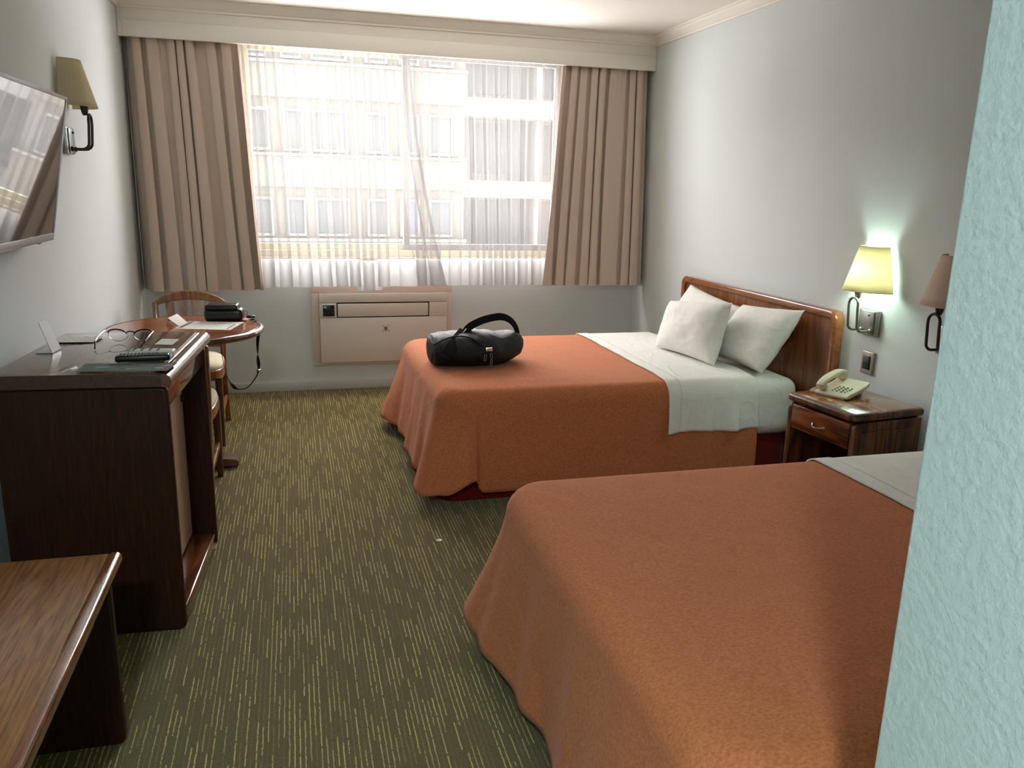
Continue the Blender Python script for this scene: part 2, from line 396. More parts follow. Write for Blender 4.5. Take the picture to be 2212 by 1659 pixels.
# window
win = bpy.data.objects.new('window_1', None); COL.objects.link(win); win.location = (.78, 5.70, WZ0)
tag(win, 'wide two-part sliding window with a cream frame behind the sheer curtains', kind='structure')
bm = B()
for a in ((WX0, WX1, WZ0, WZ0+.045), (WX0, WX1, WZ1-.045, WZ1), (WX0, WX0+.045, WZ0+.045, WZ1-.045), (WX1-.045, WX1, WZ0+.045, WZ1-.045)):
    box(bm, a[0], a[1], 5.665, 5.76, a[2], a[3], .003)
obj('window_frame', bm, M_winfr, win, True)
for k, (a, b, y) in enumerate(((WX0+.045, .79, 5.715), (.745, WX1-.045, 5.685))):
    bm = B(); s = .042; z0, z1 = WZ0+.045, WZ1-.045
    for q in ((a, b, z0, z0+s), (a, b, z1-s, z1), (a, a+s, z0+s, z1-s), (b-s, b, z0+s, z1-s)): box(bm, q[0], q[1], y-.012, y+.012, q[2], q[3], .002)
    sa = obj('sash', bm, M_winfr if k == 0 else M_mull, win, True)
    obj('pane', bx(a+s-.005, b-s+.005, y-.002, y+.002, z0+s-.005, z1-s+.005), M_glass, sa, False)
    sa.children[0].matrix_parent_inverse = basis(win).inverted()
obj('window_sill', bx(WX0-.03, WX1+.03, YB-.018, YB+.02, WZ0-.03, WZ0-.001, .004), M_winfr, win, True)

# ------------------------------------------------------------------ outside
YF = 24.0
fb = thing('apartment_building', 'pale cream apartment building with rows of white-framed windows outside', 'building', (1.0, YF, -9))
xe = at_y(1003, 300, YF).x
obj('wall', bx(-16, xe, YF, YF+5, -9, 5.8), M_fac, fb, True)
rows = []
for pt, pb in ((60, 134), (240, 330), (428, 510), (640, 715)):
    rows.append((at_y(745, pb, YF).z, at_y(745, pt, YF).z))
cols = [(438, 482), (534, 583), (612, 656), (676, 752), (790, 838), (862, 905), (925, 978)]
for zi, (z0, z1) in enumerate(rows):
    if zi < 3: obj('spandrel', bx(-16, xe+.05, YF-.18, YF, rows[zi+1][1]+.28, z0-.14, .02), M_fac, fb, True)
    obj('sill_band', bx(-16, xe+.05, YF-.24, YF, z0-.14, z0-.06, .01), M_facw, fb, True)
    for ci, (a, b) in enumerate(cols):
        x0, x1 = at_y(a, 285, YF).x, at_y(b, 285, YF).x
        bm = B(); f = .07
        for q in ((x0, x1, z0, z0+f), (x0, x1, z1-f, z1), (x0, x0+f, z0+f, z1-f), (x1-f, x1, z0+f, z1-f)): box(bm, q[0], q[1], YF-.10, YF, q[2], q[3])
        w = obj('window', bm, M_facw, fb, True)
        g = obj('pane', bx(x0+f, x1-f, YF-.04, YF-.02, z0+f, z1-f), M_facgb if ci == 5 else M_facg, w); g.matrix_parent_inverse = basis(fb).inverted()
fb2 = thing('balcony_building', 'pale grey building with white balcony ledges seen right through the sheer curtain', 'building', (10, YF, -9))
obj('wall', bx(xe+.02, 26, YF+2.0, YF+6, -9, 5.8), M_fac2, fb2, True)
for pt, pb in ((30, 58), (214, 254), (391, 428), (560, 596)):
    z1, z0 = at_y(1090, pt, YF+.6).z, at_y(1090, pb, YF+.6).z
    led = obj('balcony_ledge', bx(xe+.1, 26, YF+.5, YF+2.0, z0, z1, .02), M_facw, fb2, True)
    for k in range(5):
        xw = xe+.7+k*1.9
        obj('window', bx(xw, xw+1.1, YF+1.94, YF+2.0, z1+.25, z1+1.75, .02), M_facg, fb2, True)
obj('pier', bx(xe+2.5, xe+2.7, YF+1.2, YF+2.0, -9, 5.8, .02), M_facw, fb2, True)

# ------------------------------------------------------------------ curtains
def curtain_fn(xt, xb, zt, zb, yt, yb, nf, amp, seed, om=.32, fine=0, lean=None, warp=1.0, ret=0):
    R = random.Random(seed); ph = [R.uniform(0, 6.28) for _ in range(8)]; wa = [R.uniform(.4, 1) for _ in range(6)]
    def f(u, v):   # v 0 bottom .. 1 top
        g = u + warp*(.035*sin(2*pi*1.7*u+ph[0]) + .022*sin(2*pi*3.1*u+ph[1])) + .006*sin(2*pi*2*u+3*v+ph[2])
        fi = 2*pi*nf*g + ph[3] + .5*sin(2.2*v+ph[4])*sin(3*u+ph[5])
        A = amp*(.72+.28*warp*sin(2*pi*2.3*u+ph[6]))*(.62+.38*(1-v)**.8)
        x0 = xt[0]*v+xb[0]*(1-v); x1 = xt[1]*v+xb[1]*(1-v); wd = (x1-x0)/nf
        x = x0+(x1-x0)*u + om*wd*sin(2*fi)*(.45+.55*(1-v*.4))*.5
        y = yt*v+yb*(1-v) + A*cos(fi)
        if fine: y += fine*sin(2*pi*nf*3.3*u+ph[7])*sstep(.78, 1, v)
        if lean: y += lean(u, v)
        x = min(max(x, XL+.012), XR-.010)
        if ret:      # unseen outer edge bent back to the wall, added to block side light
            k = sstep(.945, .995, u if ret > 0 else 1-u); y = y*(1-k)+5.642*k; x = x*(1-k)+((XR-.008) if ret > 0 else (XL+.008))*k
        return Vector((x, y, zt*v+zb*(1-v)))
    return f
def curtain(name, label, f, nu, nv, mat, hem_v, thick, tagk, hmat=None):
    z0 = f(.5, 0)
    root = thing(name, label, 'curtain', (z0.x, z0.y, z0.z), group=tagk)
    bm = B(); grid(bm, nu, nv, f); o = obj('cloth', bm, mat, root, True, 80)
    if thick: solid(o, thick)
    bm = B()
    def h(u, v):
        p = f(u, v*hem_v); n = (f(min(u+.002, 1), v*hem_v)-f(max(u-.002, 0), v*hem_v)); n = Vector((n.y, -n.x, 0)).normalized()
        return p + n*(.0024 if v < .97 else .0008)
    grid(bm, nu, 8, h); o2 = obj('hem', bm, hmat or mat, root, True, 80)
    return root
fL = curtain_fn((-.934, -.285), (-.915, -.192), 2.40, .733, 5.534, 5.442, 8, .034, 3, .42, .006, None, 1.0, -1)
curtain('drape', 'heavy taupe drape hanging left of the window beside the left wall', fL, 220, 30, M_curt, .075, .002, 'taupe drapes')
fR = curtain_fn((1.810, 2.470), (1.690, 2.470), 2.40, .750, 5.534, 5.425, 8, .032, 11, .42, .006, None, 1.0, 1)
curtain('drape', 'heavy taupe drape hanging right of the window above the white pillows', fR, 220, 30, M_curt, .075, .002, 'taupe drapes')
def leanS(u, v):
    return -.010*exp(-((u-.665)/.055)**2)*(1-v)**3
fS = curtain_fn((-.86, .80), (-.86, .86), 2.40, .744, 5.584, 5.496, 16, .012, 5, .46, .003, leanS, .35)
def fSl(u, v):
    p = fS(u, v); d = sstep(.735, .742, u)*(1-sstep(.815, .822, u)); p.z -= .026*d*(1-v)**6; p.y -= .008*d*(1-v)**3
    # the free inner edge swings to the right near the hem
    p.x += .16*sstep(.86, 1, u)*(1-v)**2.2; p.y -= .012*sstep(.86, 1, u)
    return p
curtain('sheer_curtain', 'white translucent sheer panel over the left half of the window', fSl, 420, 34, M_sheer, .112, 0, 'sheer window panels', M_sheerh)
fT = curtain_fn((.775, 2.40), (.80, 2.40), 2.40, .747, 5.588, 5.498, 16, .012, 8, .46, .003, None, .35)
curtain('sheer_curtain', 'white translucent sheer panel over the right half of the window', fT, 420, 34, M_sheer, .112, 0, 'sheer window panels', M_sheerh)

# ------------------------------------------------------------------ air conditioner
ac = thing('air_conditioner', 'beige recessed wall air conditioner with control panel under the window', 'air conditioner', (.59, 5.62, .18))
bm = B()
for q in ((.104, 1.076, .18, .200), (.104, 1.076, .684, .736), (.104, .152, .200, .684), (1.040, 1.076, .200, .684)): box(bm, q[0], q[1], 5.618, YB-.0005, q[2], q[3], .002)
obj('surround', bm, M_acf, ac, True)
obj('casing', bx(.153, 1.039, 5.606, YB-.001, .201, .683, .003), M_ac, ac, True)
obj('upper_panel', bx(.154, 1.038, 5.596, 5.607, .622, .683, .003), M_ac, ac, True)
obj('lower_panel', bx(.156, 1.036, 5.592, 5.607, .203, .516, .003), M_ac, ac, True)
obj('outlet_shadow_slot', bx(.270, .910, 5.602, 5.607, .517, .621), M_dark, ac, True)  # black slab painting the shade in the gaps around the flap
obj('outlet_flap', bx(.276, .904, 5.594, 5.604, .523, .614, .003), M_ac, ac, True)
obj('side_panel', bx(.912, 1.038, 5.597, 5.607, .518, .620, .002), M_ac, ac, True)
obj('side_panel', bx(.154, .268, 5.597, 5.607, .518, .620, .002), M_ac, ac, True)
cp = obj('control_panel', bx(.172, .260, 5.588, 5.598, .524, .612, .002), M_white, ac, True)
q = obj('display', bx(.177, .255, 5.586, 5.589, .529, .607, .001), M_blackpl, cp); q.matrix_parent_inverse = basis(ac).inverted()
for a in ((.182, .200, .586, .600, M_alu), (.238, .247, .572, .580, M_grayrub), (.238, .247, .550, .558, M_grayrub), (.210, .219, .550, .558, M_grayrub), (.184, .191, .550, .557, M_grayrub), (.184, .191, .536, .543, M_grayrub)):
    q = obj('button', bx(a[0], a[1], 5.5845, 5.5865, a[2], a[3], .0006), a[4], cp); q.matrix_parent_inverse = basis(ac).inverted()
em = B(); prism(em, [(-.012, .010), (.012, .010), (.012, -.006), (.006, -.012), (.005, -.020), (-.005, -.020), (-.006, -.012), (-.012, -.006)],
                lambda a, b: (.603+a, 5.5905, .440+b), lambda a, b: (.603+a, 5.5925, .440+b))
obj('emblem', em, M_logo, ac, True)
for a, b in ((-.019, .017), (.019, .017), (-.019, -.020), (.019, -.020)):
    obj('emblem_corner', bx(.603+a-.003, .603+a+.003, 5.5908, 5.5925, .440+b-.003, .440+b+.003), M_logo, ac, True)

# ------------------------------------------------------------------ beds
ZT = .528
def make_bed(y0, label_bed, label_spread, label_sheet, label_head, near_vis, seed):
    x0, x1, y1 = .60, 2.425, y0+1.36
    bed = thing('bed', label_bed, 'bed', ((x0+x1)/2, (y0+y1)/2, 0), group='double beds')
    bm = B(); prism(bm, rrect(x0, x1, y0, y1, .12, 8, (0, 1, 1, 0)), lambda a, b: (a, b, .235), lambda a, b: (a, b, ZT-.006)); bevmod(obj('mattress', bm, M_sheet, bed, True), .06, 5)
    bm = B(); prism(bm, rrect(x0+.004, x1, y0+.04, y1-.04, .08), lambda a, b: (a, b, .0), lambda a, b: (a, b, .236)); obj('bed_skirt', bm, M_skirt, bed, True)
    # headboard, fixed to the wall
    hy0, hy1, hz = (y0+y1)/2-.880, (y0+y1)/2+.700, .894
    hb = thing('headboard', label_head, 'headboard', (2.46, (hy0+hy1)/2, .16), group='wooden headboards')
    bm = B(); prism(bm, rrect(hy0+.03, hy1-.03, .17, hz-.03, .02, 4, (1, 1, 0, 0)), lambda a, b: (2.446, a, b), lambda a, b: (XR-.002, a, b)); obj('panel', bm, M_whead, hb, True)
    out = rrect(hy0, hy1, .16, hz, .035, 6, (1, 1, 0, 0)); bm = B()
    path = [(2.455, a, b) for a, b in out]; path = path[-1:] + path[:-1]
    path = [path[0]] + path[1:]
    path = sorted([p for p in path if p[2] < .17], key=lambda p: p[1])[-1:] + [(2.455, a, b) for a, b in out if b > .17] + sorted([p for p in path if p[2] < .17], key=lambda p: p[1])[:1]
    sec = [(a-.0, b) for a, b in rrect(-.020, .020, -.026, .026, .010, 3)]
    cx, cz = (hy0+hy1)/2, .5
    path2 = [(2.455, a + (.020 if a < cx else -.020), b-(.020 if b > .3 else 0)) for _, a, b in path]
    sweep(bm, path2, sec, up=(1, 0, 0)); obj('rim', bm, M_wheadr, hb, True)
    # ---- cloths: perimeter of the mattress top (near side -> foot -> far side)
    xs, r = 2.19, .075
    Ln, Lf = xs-x0, y1-y0; L = Ln+Lf+Ln
    R = random.Random(seed); ph = [R.uniform(0, 6.28) for _ in range(10)]
    def per(s):
        rc = .13
        if s < Ln-rc: return Vector((xs-s, y0, 0)), Vector((0, -1, 0)), 0
        if s < Ln+rc:
            t = (s-(Ln-rc))/(2*rc)*pi/2; n = Vector((-sin(t), -cos(t), 0)); return Vector((x0+rc, y0+rc, 0))+n*rc, n, 1
        if s < Ln+Lf-rc: return Vector((x0, y0+s-Ln, 0)), Vector((-1, 0, 0)), 2
        if s < Ln+Lf+rc:
            t = (s-(Ln+Lf-rc))/(2*rc)*pi/2; n = Vector((-cos(t), sin(t), 0)); return Vector((x0+rc, y1-rc, 0))+n*rc, n, 1
        return Vector((x0+s-Ln-Lf, y1, 0)), Vector((0, 1, 0)), 3
    def flare(s):
        o = .018 + .040*sstep(Ln-.02, Ln+.02, s)*(1-sstep(Ln+Lf-.02, Ln+Lf+.02, s)); hem = .075
        for sc, sg in ((Ln, -1), (Ln+Lf, 1)):
            e = (s-sc)*sg     # >0 along the side, <0 along the foot
            if e > 0:
                b = .105*(1-.45*min(e/.15, 1)) if e < .15 else .058*(1-sstep(.15, .175, e))
                hem += .060*sstep(.04, .14, e)*(1-sstep(.15, .18, e)) - .02*sstep(.17, .2, e)
                if e < .4 and e > .17: o -= .012*(1-sstep(.2, .4, e))
            else: b = .105*exp(-((-e)/.16)**1.3)
            o += b
        return o, hem
    def surf(s, d, off=0, zmin=None):
        """d: 0 at the edge of the flat top, 1 at the hem"""
        p, n, k = per(s); fl, hem = flare(s)
        if zmin is not None: hem = zmin
        full = ZT-hem; t = d*(full+r*.57)
        if t < r*pi/2:
            a = t/r; return p - n*(r*(1-sin(a))-.004) + n*off*sin(a) + Vector((0, 0, ZT-r*(1-cos(a)) + off*cos(a)))
        q = (t-r*pi/2)/(ZT-r-.075); qq = min(q, 1.0)
        side = 1 if k in (0, 3) else 2.2
        w = .006*side*sin(s*9+ph[0])+.004*side*sin(s*23+ph[1])+.003*sin(s*41+ph[2]+2*q)
        o = .004 + fl*qq**1.15 + w*qq + .006*sin(3*qq+s*4+ph[3])*qq
        return p + n*(o+off) + Vector((0, 0, ZT-r-(t-r*pi/2)))
    def topz(x, y):
        return ZT + .004 + .004*noise.noise((x*3, y*3, seed)) + .0022*noise.noise((x*9+y*4, y*11, seed+3)) + .0018*abs(noise.noise((x*5-y*9, y*4, seed+7)))
    # spread: one continuous cloth, centre line -> edge -> hem
    bm = B(); ns, nd, nt = 420, 26, 30
    V = []; yc = (y0+y1)/2; hw_ = (y1-y0)/2
    for i in range(ns+1):
        s = L*i/ns; p0 = surf(s, 0); md = Vector((min(max(p0.x, x0+hw_), xs), yc, 0)); row = []
        for j in range(nt):
            k = (1-j/nt); q = p0.lerp(md, k); e = (q-p0).length
            z = ZT+.0005 + (topz(q.x, q.y)-ZT)*sstep(0, .14, e); row.append(bm.verts.new((q.x, q.y, z)))
        row += [bm.verts.new(surf(s, j/nd)) for j in range(nd+1)]; V.append(row)
    for i in range(ns):
        for j in range(nd+nt): bm.faces.new((V[i][j], V[i+1][j], V[i+1][j+1], V[i][j+1]))
    bmesh.ops.remove_doubles(bm, verts=bm.verts, dist=1e-5)
    sp = obj('bedspread', bm, M_spread, None, False, 75, origin=((x0+xs)/2, (y0+y1)/2, .08)); solid(sp, .004, 1)
    tag(sp, label_spread, 'bedspread', 'rust orange bedspreads')
    # folded white top sheet over the head end of the spread, hanging down the near and far sides
    sa, sb = xs-.004, 1.700
    bm = B(); n1 = 80
    def strip(i, j0):
        pass
    prof = []
    K = 22
    def line(x):
        s = xs-x; pts = []
        wob = .006*sin(x*30+ph[4])
        zh = .292 + .004*sin(x*18) - .004
        for j in range(K, -1, -1): pts.append(surf(s, j/K, .008, zh))
        yy0, yy1 = y0+r, y1-r
        for j in range(1, 40):
            v = j/40; y = yy0+(yy1-yy0)*v; k = sstep(0, .12, min(y-yy0, yy1-y))
            z = topz(x, y)*k+(ZT)*(1-k)+.0085 + .004*max(0, noise.noise((x*9, y*2.2, seed+9)))*k
            pts.append(Vector((x, y, z)))
        s2 = L-s
        for j in range(K+1): pts.append(surf(s2, j/K, .008, zh))
        # gentle wrinkles on the hanging part
        return [p + (Vector((0, -1, 0)) if p.y < y0+.02 else Vector((0, 0, 0)))*(.004*sin(x*34+2*p.z)+.014*max(0, sin(x*19+3*p.z+ph[6]))**3+.008*max(0, sin(x*47-4*p.z))**4)*(1-sstep(.30, ZT-.02, p.z)) for p in pts]
    Ls = [line(sb+(sa-sb)*i/n1 + 0) for i in range(n1+1)]
    VV = [[bm.verts.new(p) for p in l] for l in Ls]
    for i in range(n1):
        for j in range(len(VV[0])-1): bm.faces.new((VV[i][j], VV[i+1][j], VV[i+1][j+1], VV[i][j+1]))
    sh = thing('top_sheet', label_sheet, 'sheet', ((sa+sb)/2, (y0+y1)/2, .29), group='white top sheets')
    o = obj('cloth', bm, M_sheet, sh, True, 75); solid(o, .0025, 1)
    bm = B(); m2 = int(n1*.16)
    VV = [[bm.verts.new(p+Vector((0, -.0035 if p.y < y0+.03 else 0, .0035 if p.z > ZT-.02 else 0))) for p in l] for l in Ls[:m2]]
    for i in range(m2-1):
        for j in range(len(VV[0])-1): bm.faces.new((VV[i][j], VV[i+1][j], VV[i+1][j+1], VV[i][j+1]))
    o = obj('border_hem', bm, M_sheet, sh, True, 75); solid(o, .002, 1)
    return bed
make_bed(3.38, 'double bed under the window wall with white mattress and dark red skirt',
         'rust orange bedspread on the bed carrying the black bag', 'white folded top sheet on the bed carrying the black bag',
         'wooden headboard with rounded corners behind the white pillows', True, 4)
make_bed(.945, 'double bed in the right foreground with white mattress', 'rust orange bedspread on the foreground bed',
         'white folded top sheet on the foreground bed, partly hidden by the near wall', 'wooden headboard of the foreground bed, hidden behind the near wall', False, 9)

def pillow(name, label, c, th, seed, mat=M_sheet, puff=1.0):
    """c: corners bottom-left, bottom-right, top-right, top-left as seen from the front"""
    c = [Vector(p) for p in c]; n = ((c[1]-c[0]).cross(c[3]-c[0])).normalized()
    bm = B(); N = 30
    def side(sg):
        V = []
        for i in range(N+1):
            row = []
            for j in range(N+1):
                u, v = i/N, j/N
                # edges bow inwards between the corners
                uu, vv = 2*u-1, 2*v-1
                pu = u - .030*uu*(1-vv*vv); pv = v - .030*vv*(1-uu*uu)
                p = (c[0]*(1-pu)+c[1]*pu)*(1-pv)+(c[3]*(1-pu)+c[2]*pu)*pv
                h = th*((1-abs(uu)**2.6)*(1-abs(vv)**2.6))**.55
                w = .014*noise.noise((u*3+seed, v*3, seed))+.010*abs(noise.noise((u*5+v*9+seed, v*4-u*3, seed+2)))*(1-h/th*.3)
                cr = .010*sin(14*(u+v*1.3)+seed)*max(0, abs(uu)*abs(vv)-.25)
                row.append(p + n*sg*(h*.5 + (w+cr)*(h/th)))
            V.append(row)
        return V
    A, C = side(1), side(-1)
    va = [[bm.verts.new(p) for p in r] for r in A]
    vc = [[va[i][j] if i in (0, N) or j in (0, N) else bm.verts.new(C[i][j]) for j in range(N+1)] for i in range(N+1)]
    for i in range(N):
        for j in range(N):
            bm.faces.new((va[i][j], va[i+1][j], va[i+1][j+1], va[i][j+1])); bm.faces.new((vc[i][j], vc[i][j+1], vc[i+1][j+1], vc[i+1][j]))
    lo = min((v.co.z for v in bm.verts)); ce = sum(c, Vector())/4
    o = obj(name, bm, mat, None, False, 80, origin=(ce.x, ce.y, lo))
    return tag(o, label, 'pillow', 'white bed pillows')
ZP = .551
pillow('pillow', 'white pillow leaning on the headboard at the window end, half hidden behind another', [(2.20, 4.53, ZP), (2.24, 3.93, ZP), (2.40, 3.90, .80), (2.37, 4.52, .862)], .16, 1)
pillow('pillow', 'white pillow leaning on the headboard nearest the telephone', [(2.20, 3.92, ZP), (2.235, 3.44, ZP-.005), (2.385, 3.36, .875), (2.36, 3.88, .83)], .17, 5)
pillow('pillow', 'white pillow standing in front of the other two on the bed', [(1.99, 4.16, ZP), (2.075, 3.63, ZP-.005), (2.165, 3.66, .872), (2.12, 4.27, .80)], .19, 3)

# ------------------------------------------------------------------ black bag on the bed
bag = thing('shoulder_bag', 'black nylon shoulder bag with arched strap lying on the orange bedspread', 'bag', (.89, 3.96, .533))
def bag_body():
    # sections along x: (x, ycentre, half depth, zlow, zhigh)
    SX = [(.640, 3.99, .02, .585, .640), (.646, 3.985, .085, .556, .665), (.66, 3.980, .125, .540, .682), (.70, 3.970, .150, .535, .692), (.78, 3.955, .165, .534, .700), (.88, 3.945, .170, .534, .706),
          (.96, 3.95, .160, .534, .704), (1.02, 3.965, .140, .538, .692), (1.07, 3.98, .122, .550, .690), (1.112, 3.99, .105, .572, .682), (1.135, 3.992, .06, .604, .664)]
    SX = [Vector(s) if len(s) == 3 else s for s in SX]
    bm = B(); rings = []; n = 36; seq = []
    for i in range(len(SX)-1):
        for k in range(5):
            t = k/5; t = t*t*(3-2*t)*.4+t*.6; seq.append([a*(1-t)+b*t for a, b in zip(SX[i], SX[i+1])])
    seq.append(list(SX[-1]))
    for x, yc, hy, z0, z1 in seq:
        ring = []
        for k in range(n):
            a = 2*pi*k/n; ca, sa = cos(a), sin(a)
            px = (abs(ca)**.75)*(1 if ca > 0 else -1); pz = (abs(sa)**.8)*(1 if sa > 0 else -1)
            zc, hz = (z0+z1)/2, (z1-z0)/2
            top = max(0, pz)
            y = yc+px*hy*(1-.28*top); z = zc+pz*hz
            w = .006*noise.noise((x*9, y*7, z*9))+.011*abs(noise.noise((x*16+z*22, y*10, 2)))*(1 if x < .75 or z > .62 else .35)
            z += -.006*exp(-((x-.995)/.03)**2)*top
            d = Vector((0, y-yc, z-zc)); d = d.normalized() if d.length > 1e-5 else d
            q = Vector((x, y, z))+d*w
            q.z = max(q.z, .5345); ring.append(bm.verts.new(q))
        rings.append(ring)
    for i in range(len(rings)-1):
        for k in range(n): bm.faces.new((rings[i][k], rings[i][(k+1) % n], rings[i+1][(k+1) % n], rings[i+1][k]))
    bm.faces.new(rings[0][::-1]); bm.faces.new(rings[-1]); return bm
subsurf(obj('body', bag_body(), M_black, bag, True, 80))
# shoulder strap
pts = smooth_path([at_y(1003, 722, 3.94), at_y(1012, 708, 3.94), at_y(1030, 697, 3.945), at_y(1055, 688, 3.95), at_y(1082, 684, 3.96), at_y(1101, 691, 3.97), at_y(1113, 705, 3.98), at_y(1118, 722, 3.985), at_y(1119, 738, 3.99)], 6)
sc = [1.0 - .35*sstep(.45, .9, i/(len(pts)-1)) for i in range(len(pts))]
bm = B(); sweep(bm, pts, rrect(-.019, .019, -.0055, .0055, .0045, 3), up=[(Vector((.15, -1, .35))) for _ in pts], scale=sc)
obj('strap', bm, M_strap, bag, True)
p = at_y(1000, 722, 3.935)
bm = B(); tube(bm, [p+Vector((.026*cos(a)*.75-.004, .020*sin(a), .018*cos(a)+.012)) for a in [2*pi*i/20 for i in range(20)]], .0028, 8, True); obj('strap_ring', bm, M_chrome, bag, True)
bm = B(); a = at_y(985, 738, 3.86); b_ = at_y(1003, 716, 3.935)
sweep(bm, smooth_path([at_y(965, 765, 3.79), at_y(980, 745, 3.83), at_y(993, 728, 3.89), b_], 4), rrect(-.030, .030, -.004, .004, .003, 2), up=(.0, -1, .6)); obj('strap_tab', bm, M_strap, bag, True)
bm = B(); tube(bm, smooth_path([at_y(935, 745, 3.835), at_y(975, 728, 3.87), at_y(1010, 728, 3.85), at_y(1035, 742, 3.805), at_y(1050, 757, 3.80), at_y(1075, 745, 3.845), at_y(1100, 733, 3.90)], 6), .0035, 6); obj('zipper', bm, M_strap, bag, True)
def face_y(px, py):   # front of the bag at about this pixel
    return at_y(px, py, 3.781)
bm = B(); c = face_y(1056, 755); box(bm, c.x-.018, c.x+.018, c.y-.012, c.y+.006, c.z-.008, c.z+.010, .004); k = obj('buckle', bm, M_chrome, bag, True)
for px, py, w in ((1048, 772, .2), (1061, 769, -.15), (1061, 784, .1)):
    c = face_y(px, py); bm = B()
    tube(bm, [(c.x+a*cos(w)+b*sin(w), c.y-.004, c.z-a*sin(w)+b*cos(w)) for a, b in rrect(-.005, .005, -.017, .014, .004, 3)], .0016, 6, True); obj('zipper_pull', bm, M_steel, bag, True)
p = at_y(1119, 741, 3.99); obj('end_clip', bx(p.x-.006, p.x+.006, p.y-.012, p.y+.012, p.z-.014, p.z+.008, .002), M_chrome, bag, True)
obj('end_tab', bx(1.095, 1.142, 3.955, 4.02, .600, .655, .010), M_strap, bag, True)

# ------------------------------------------------------------------ nightstand, telephone, switch
NA = rad(6.5)
ns = thing('nightstand', 'small dark wooden nightstand with one drawer carrying the telephone', 'nightstand', (2.235, 2.750, 0), NA)
NW, ND, NZ = .195, .185, .593      # half width (local y), half depth (local x), top height
bm = B(); prism(bm, rrect(-ND, ND, -NW, NW, .025, 4, (0, 1, 1, 0)), lambda a, b: (a, b, NZ-.032), lambda a, b: (a, b, NZ-.001)); bevmod(obj('rim', bm, M_wnsd, ns), .010, 3)
obj('top', bx(-ND+.020, ND-.004, -NW+.016, NW-.016, NZ-.004, NZ, .0015), M_wns, ns)
for s in (-1, 1):
    a, b = (s*NW-.004*s, s*(NW-.026))
    bm = B(); prism(bm, rrect(-ND+.012, ND-.004, 0, NZ-.038, .03, 4, (0, 1, 0, 0)), lambda x, z: (x, min(a, b), z), lambda x, z: (x, max(a, b), z))
    sp = bevmod(obj('side', bm, M_wnsd, ns), .006, 2)
    obj('raised_panel', bx(-ND+.050, ND-.040, min(s*(NW-.005), s*(NW-.001)), max(s*(NW-.005), s*(NW-.001)), .05, NZ-.075, .002), M_wnsd, sp)
obj('back', bx(ND-.018, ND-.006, -NW+.027, NW-.027, .04, NZ-.034), M_wnsd, ns)
obj('bottom_shelf', bx(-ND+.03, ND-.02, -NW+.027, NW-.027, .06, .08), M_wnsd, ns)
dr = obj('drawer', bx(-ND+.012, ND-.03, -NW+.030, NW-.030, NZ-.150, NZ-.045, .005), M_wnsf, ns)
hp = [(-ND+.012-.022*sin(pi*t), -.035+.07*t, NZ-.098-.006*sin(pi*t)) for t in [i/12 for i in range(13)]]
bm = B(); tube(bm, hp, .0038, 8); obj('handle', bm, M_chrome, dr)
# telephone
pA, pB = at_z(1752, 847, NZ), at_z(1796, 860, NZ)
ang = math.atan2((pA-pB).y, (pA-pB).x)      # direction of the front edge, right -> left
pc = at_z(1800, 843, NZ)
ph = thing('telephone', 'cream desk telephone with corded handset on the nightstand', 'telephone', (2.240, 2.838, NZ), rad(-66)); ph.scale = (.87, .87, .87)
# local: x = left-right (keypad right), y = front (-) to back (+)
PW, PD = .085, .105
side = [(-PD, .006), (-PD, .014), (-PD+.02, .024), (0, .036), (PD-.03, .050), (PD, .064), (PD+.004, .052), (PD-.012, .040), (PD-.05, .026), (-PD+.03, .004)]
bm = B(); prism(bm, side, lambda y, z: (-PW, y, z), lambda y, z: (PW, y, z)); pb = bevmod(obj('base', bm, M_cream, ph), .005, 3)
obj('rear_foot', bx(-PW+.02, PW-.02, PD-.045, PD-.02, 0.0005, .038, .003), M_cream, ph)
obj('front_foot', bx(-PW+.02, PW-.02, -PD+.005, -PD+.02, .0005, .009, .002), M_cream, ph)
slope = math.atan2(.050-.024, 2*PD-.05)
for r_ in range(4):
    for c_ in range(4):
        y = -PD+.040+r_*.021; z = .024+(y+PD-.02)*math.tan(slope)+.002
        rr = .0055 if c_ < 3 else .0038
        bm = B(); lathe(bm, [(0, -.003), (rr, -.003), (rr, .0018), (rr*.8, .0026), (0, .0026)], 10, (-.012+c_*.021, y, z)); obj('key', bm, M_key, pb)
hs = smooth_path([(-.058, -PD+.002, .046), (-.058, -PD+.02, .062), (-.058, -.045, .078), (-.058, .01, .090), (-.058, .06, .096), (-.058, PD-.004, .092)], 5)
bm = B(); sweep(bm, hs, rrect(-.022, .022, -.011, .011, .009, 4), up=(0, -.2, 1)); hd = obj('handset', bm, M_cream, ph)
obj('earpiece', bx(-.081, -.035, PD-.040, PD-.001, .060, .086, .006, 3), M_cream, hd)
obj('mouthpiece', bx(-.081, -.035, -PD+.002, -PD+.036, .028, .052, .006, 3), M_cream, hd)
cw = []
for i in range(90):
    t = i/89; a = i*.9; c0 = Vector((-.075, -PD+.0, .034)).lerp(Vector((-.095, -PD+.055, .012)), t) + Vector((-.02*sin(pi*t), -.028*sin(pi*t), -.010*sin(pi*t)))
    cw.append(c0+Vector((cos(a), .3*sin(a), sin(a)))*.0045)
bm = B(); tube(bm, cw, .0014, 5); obj('coiled_cord', bm, M_cream, ph)
# switch
sw = thing('light_switch', 'champagne wall plate with black rocker switch above the telephone', 'switch', (XR, 2.99, .692))
obj('plate', bx(XR-.012, XR-.0005, 2.950, 3.030, .640, .745, .006, 3), M_plate, sw, True)
obj('rocker', bx(XR-.017, XR-.011, 2.968, 3.012, .662, .724, .002), M_blackpl, sw, True)
obj('rocker_tip', bx(XR-.019, XR-.016, 2.970, 3.010, .694, .722, .002), M_grayrub, sw, True)

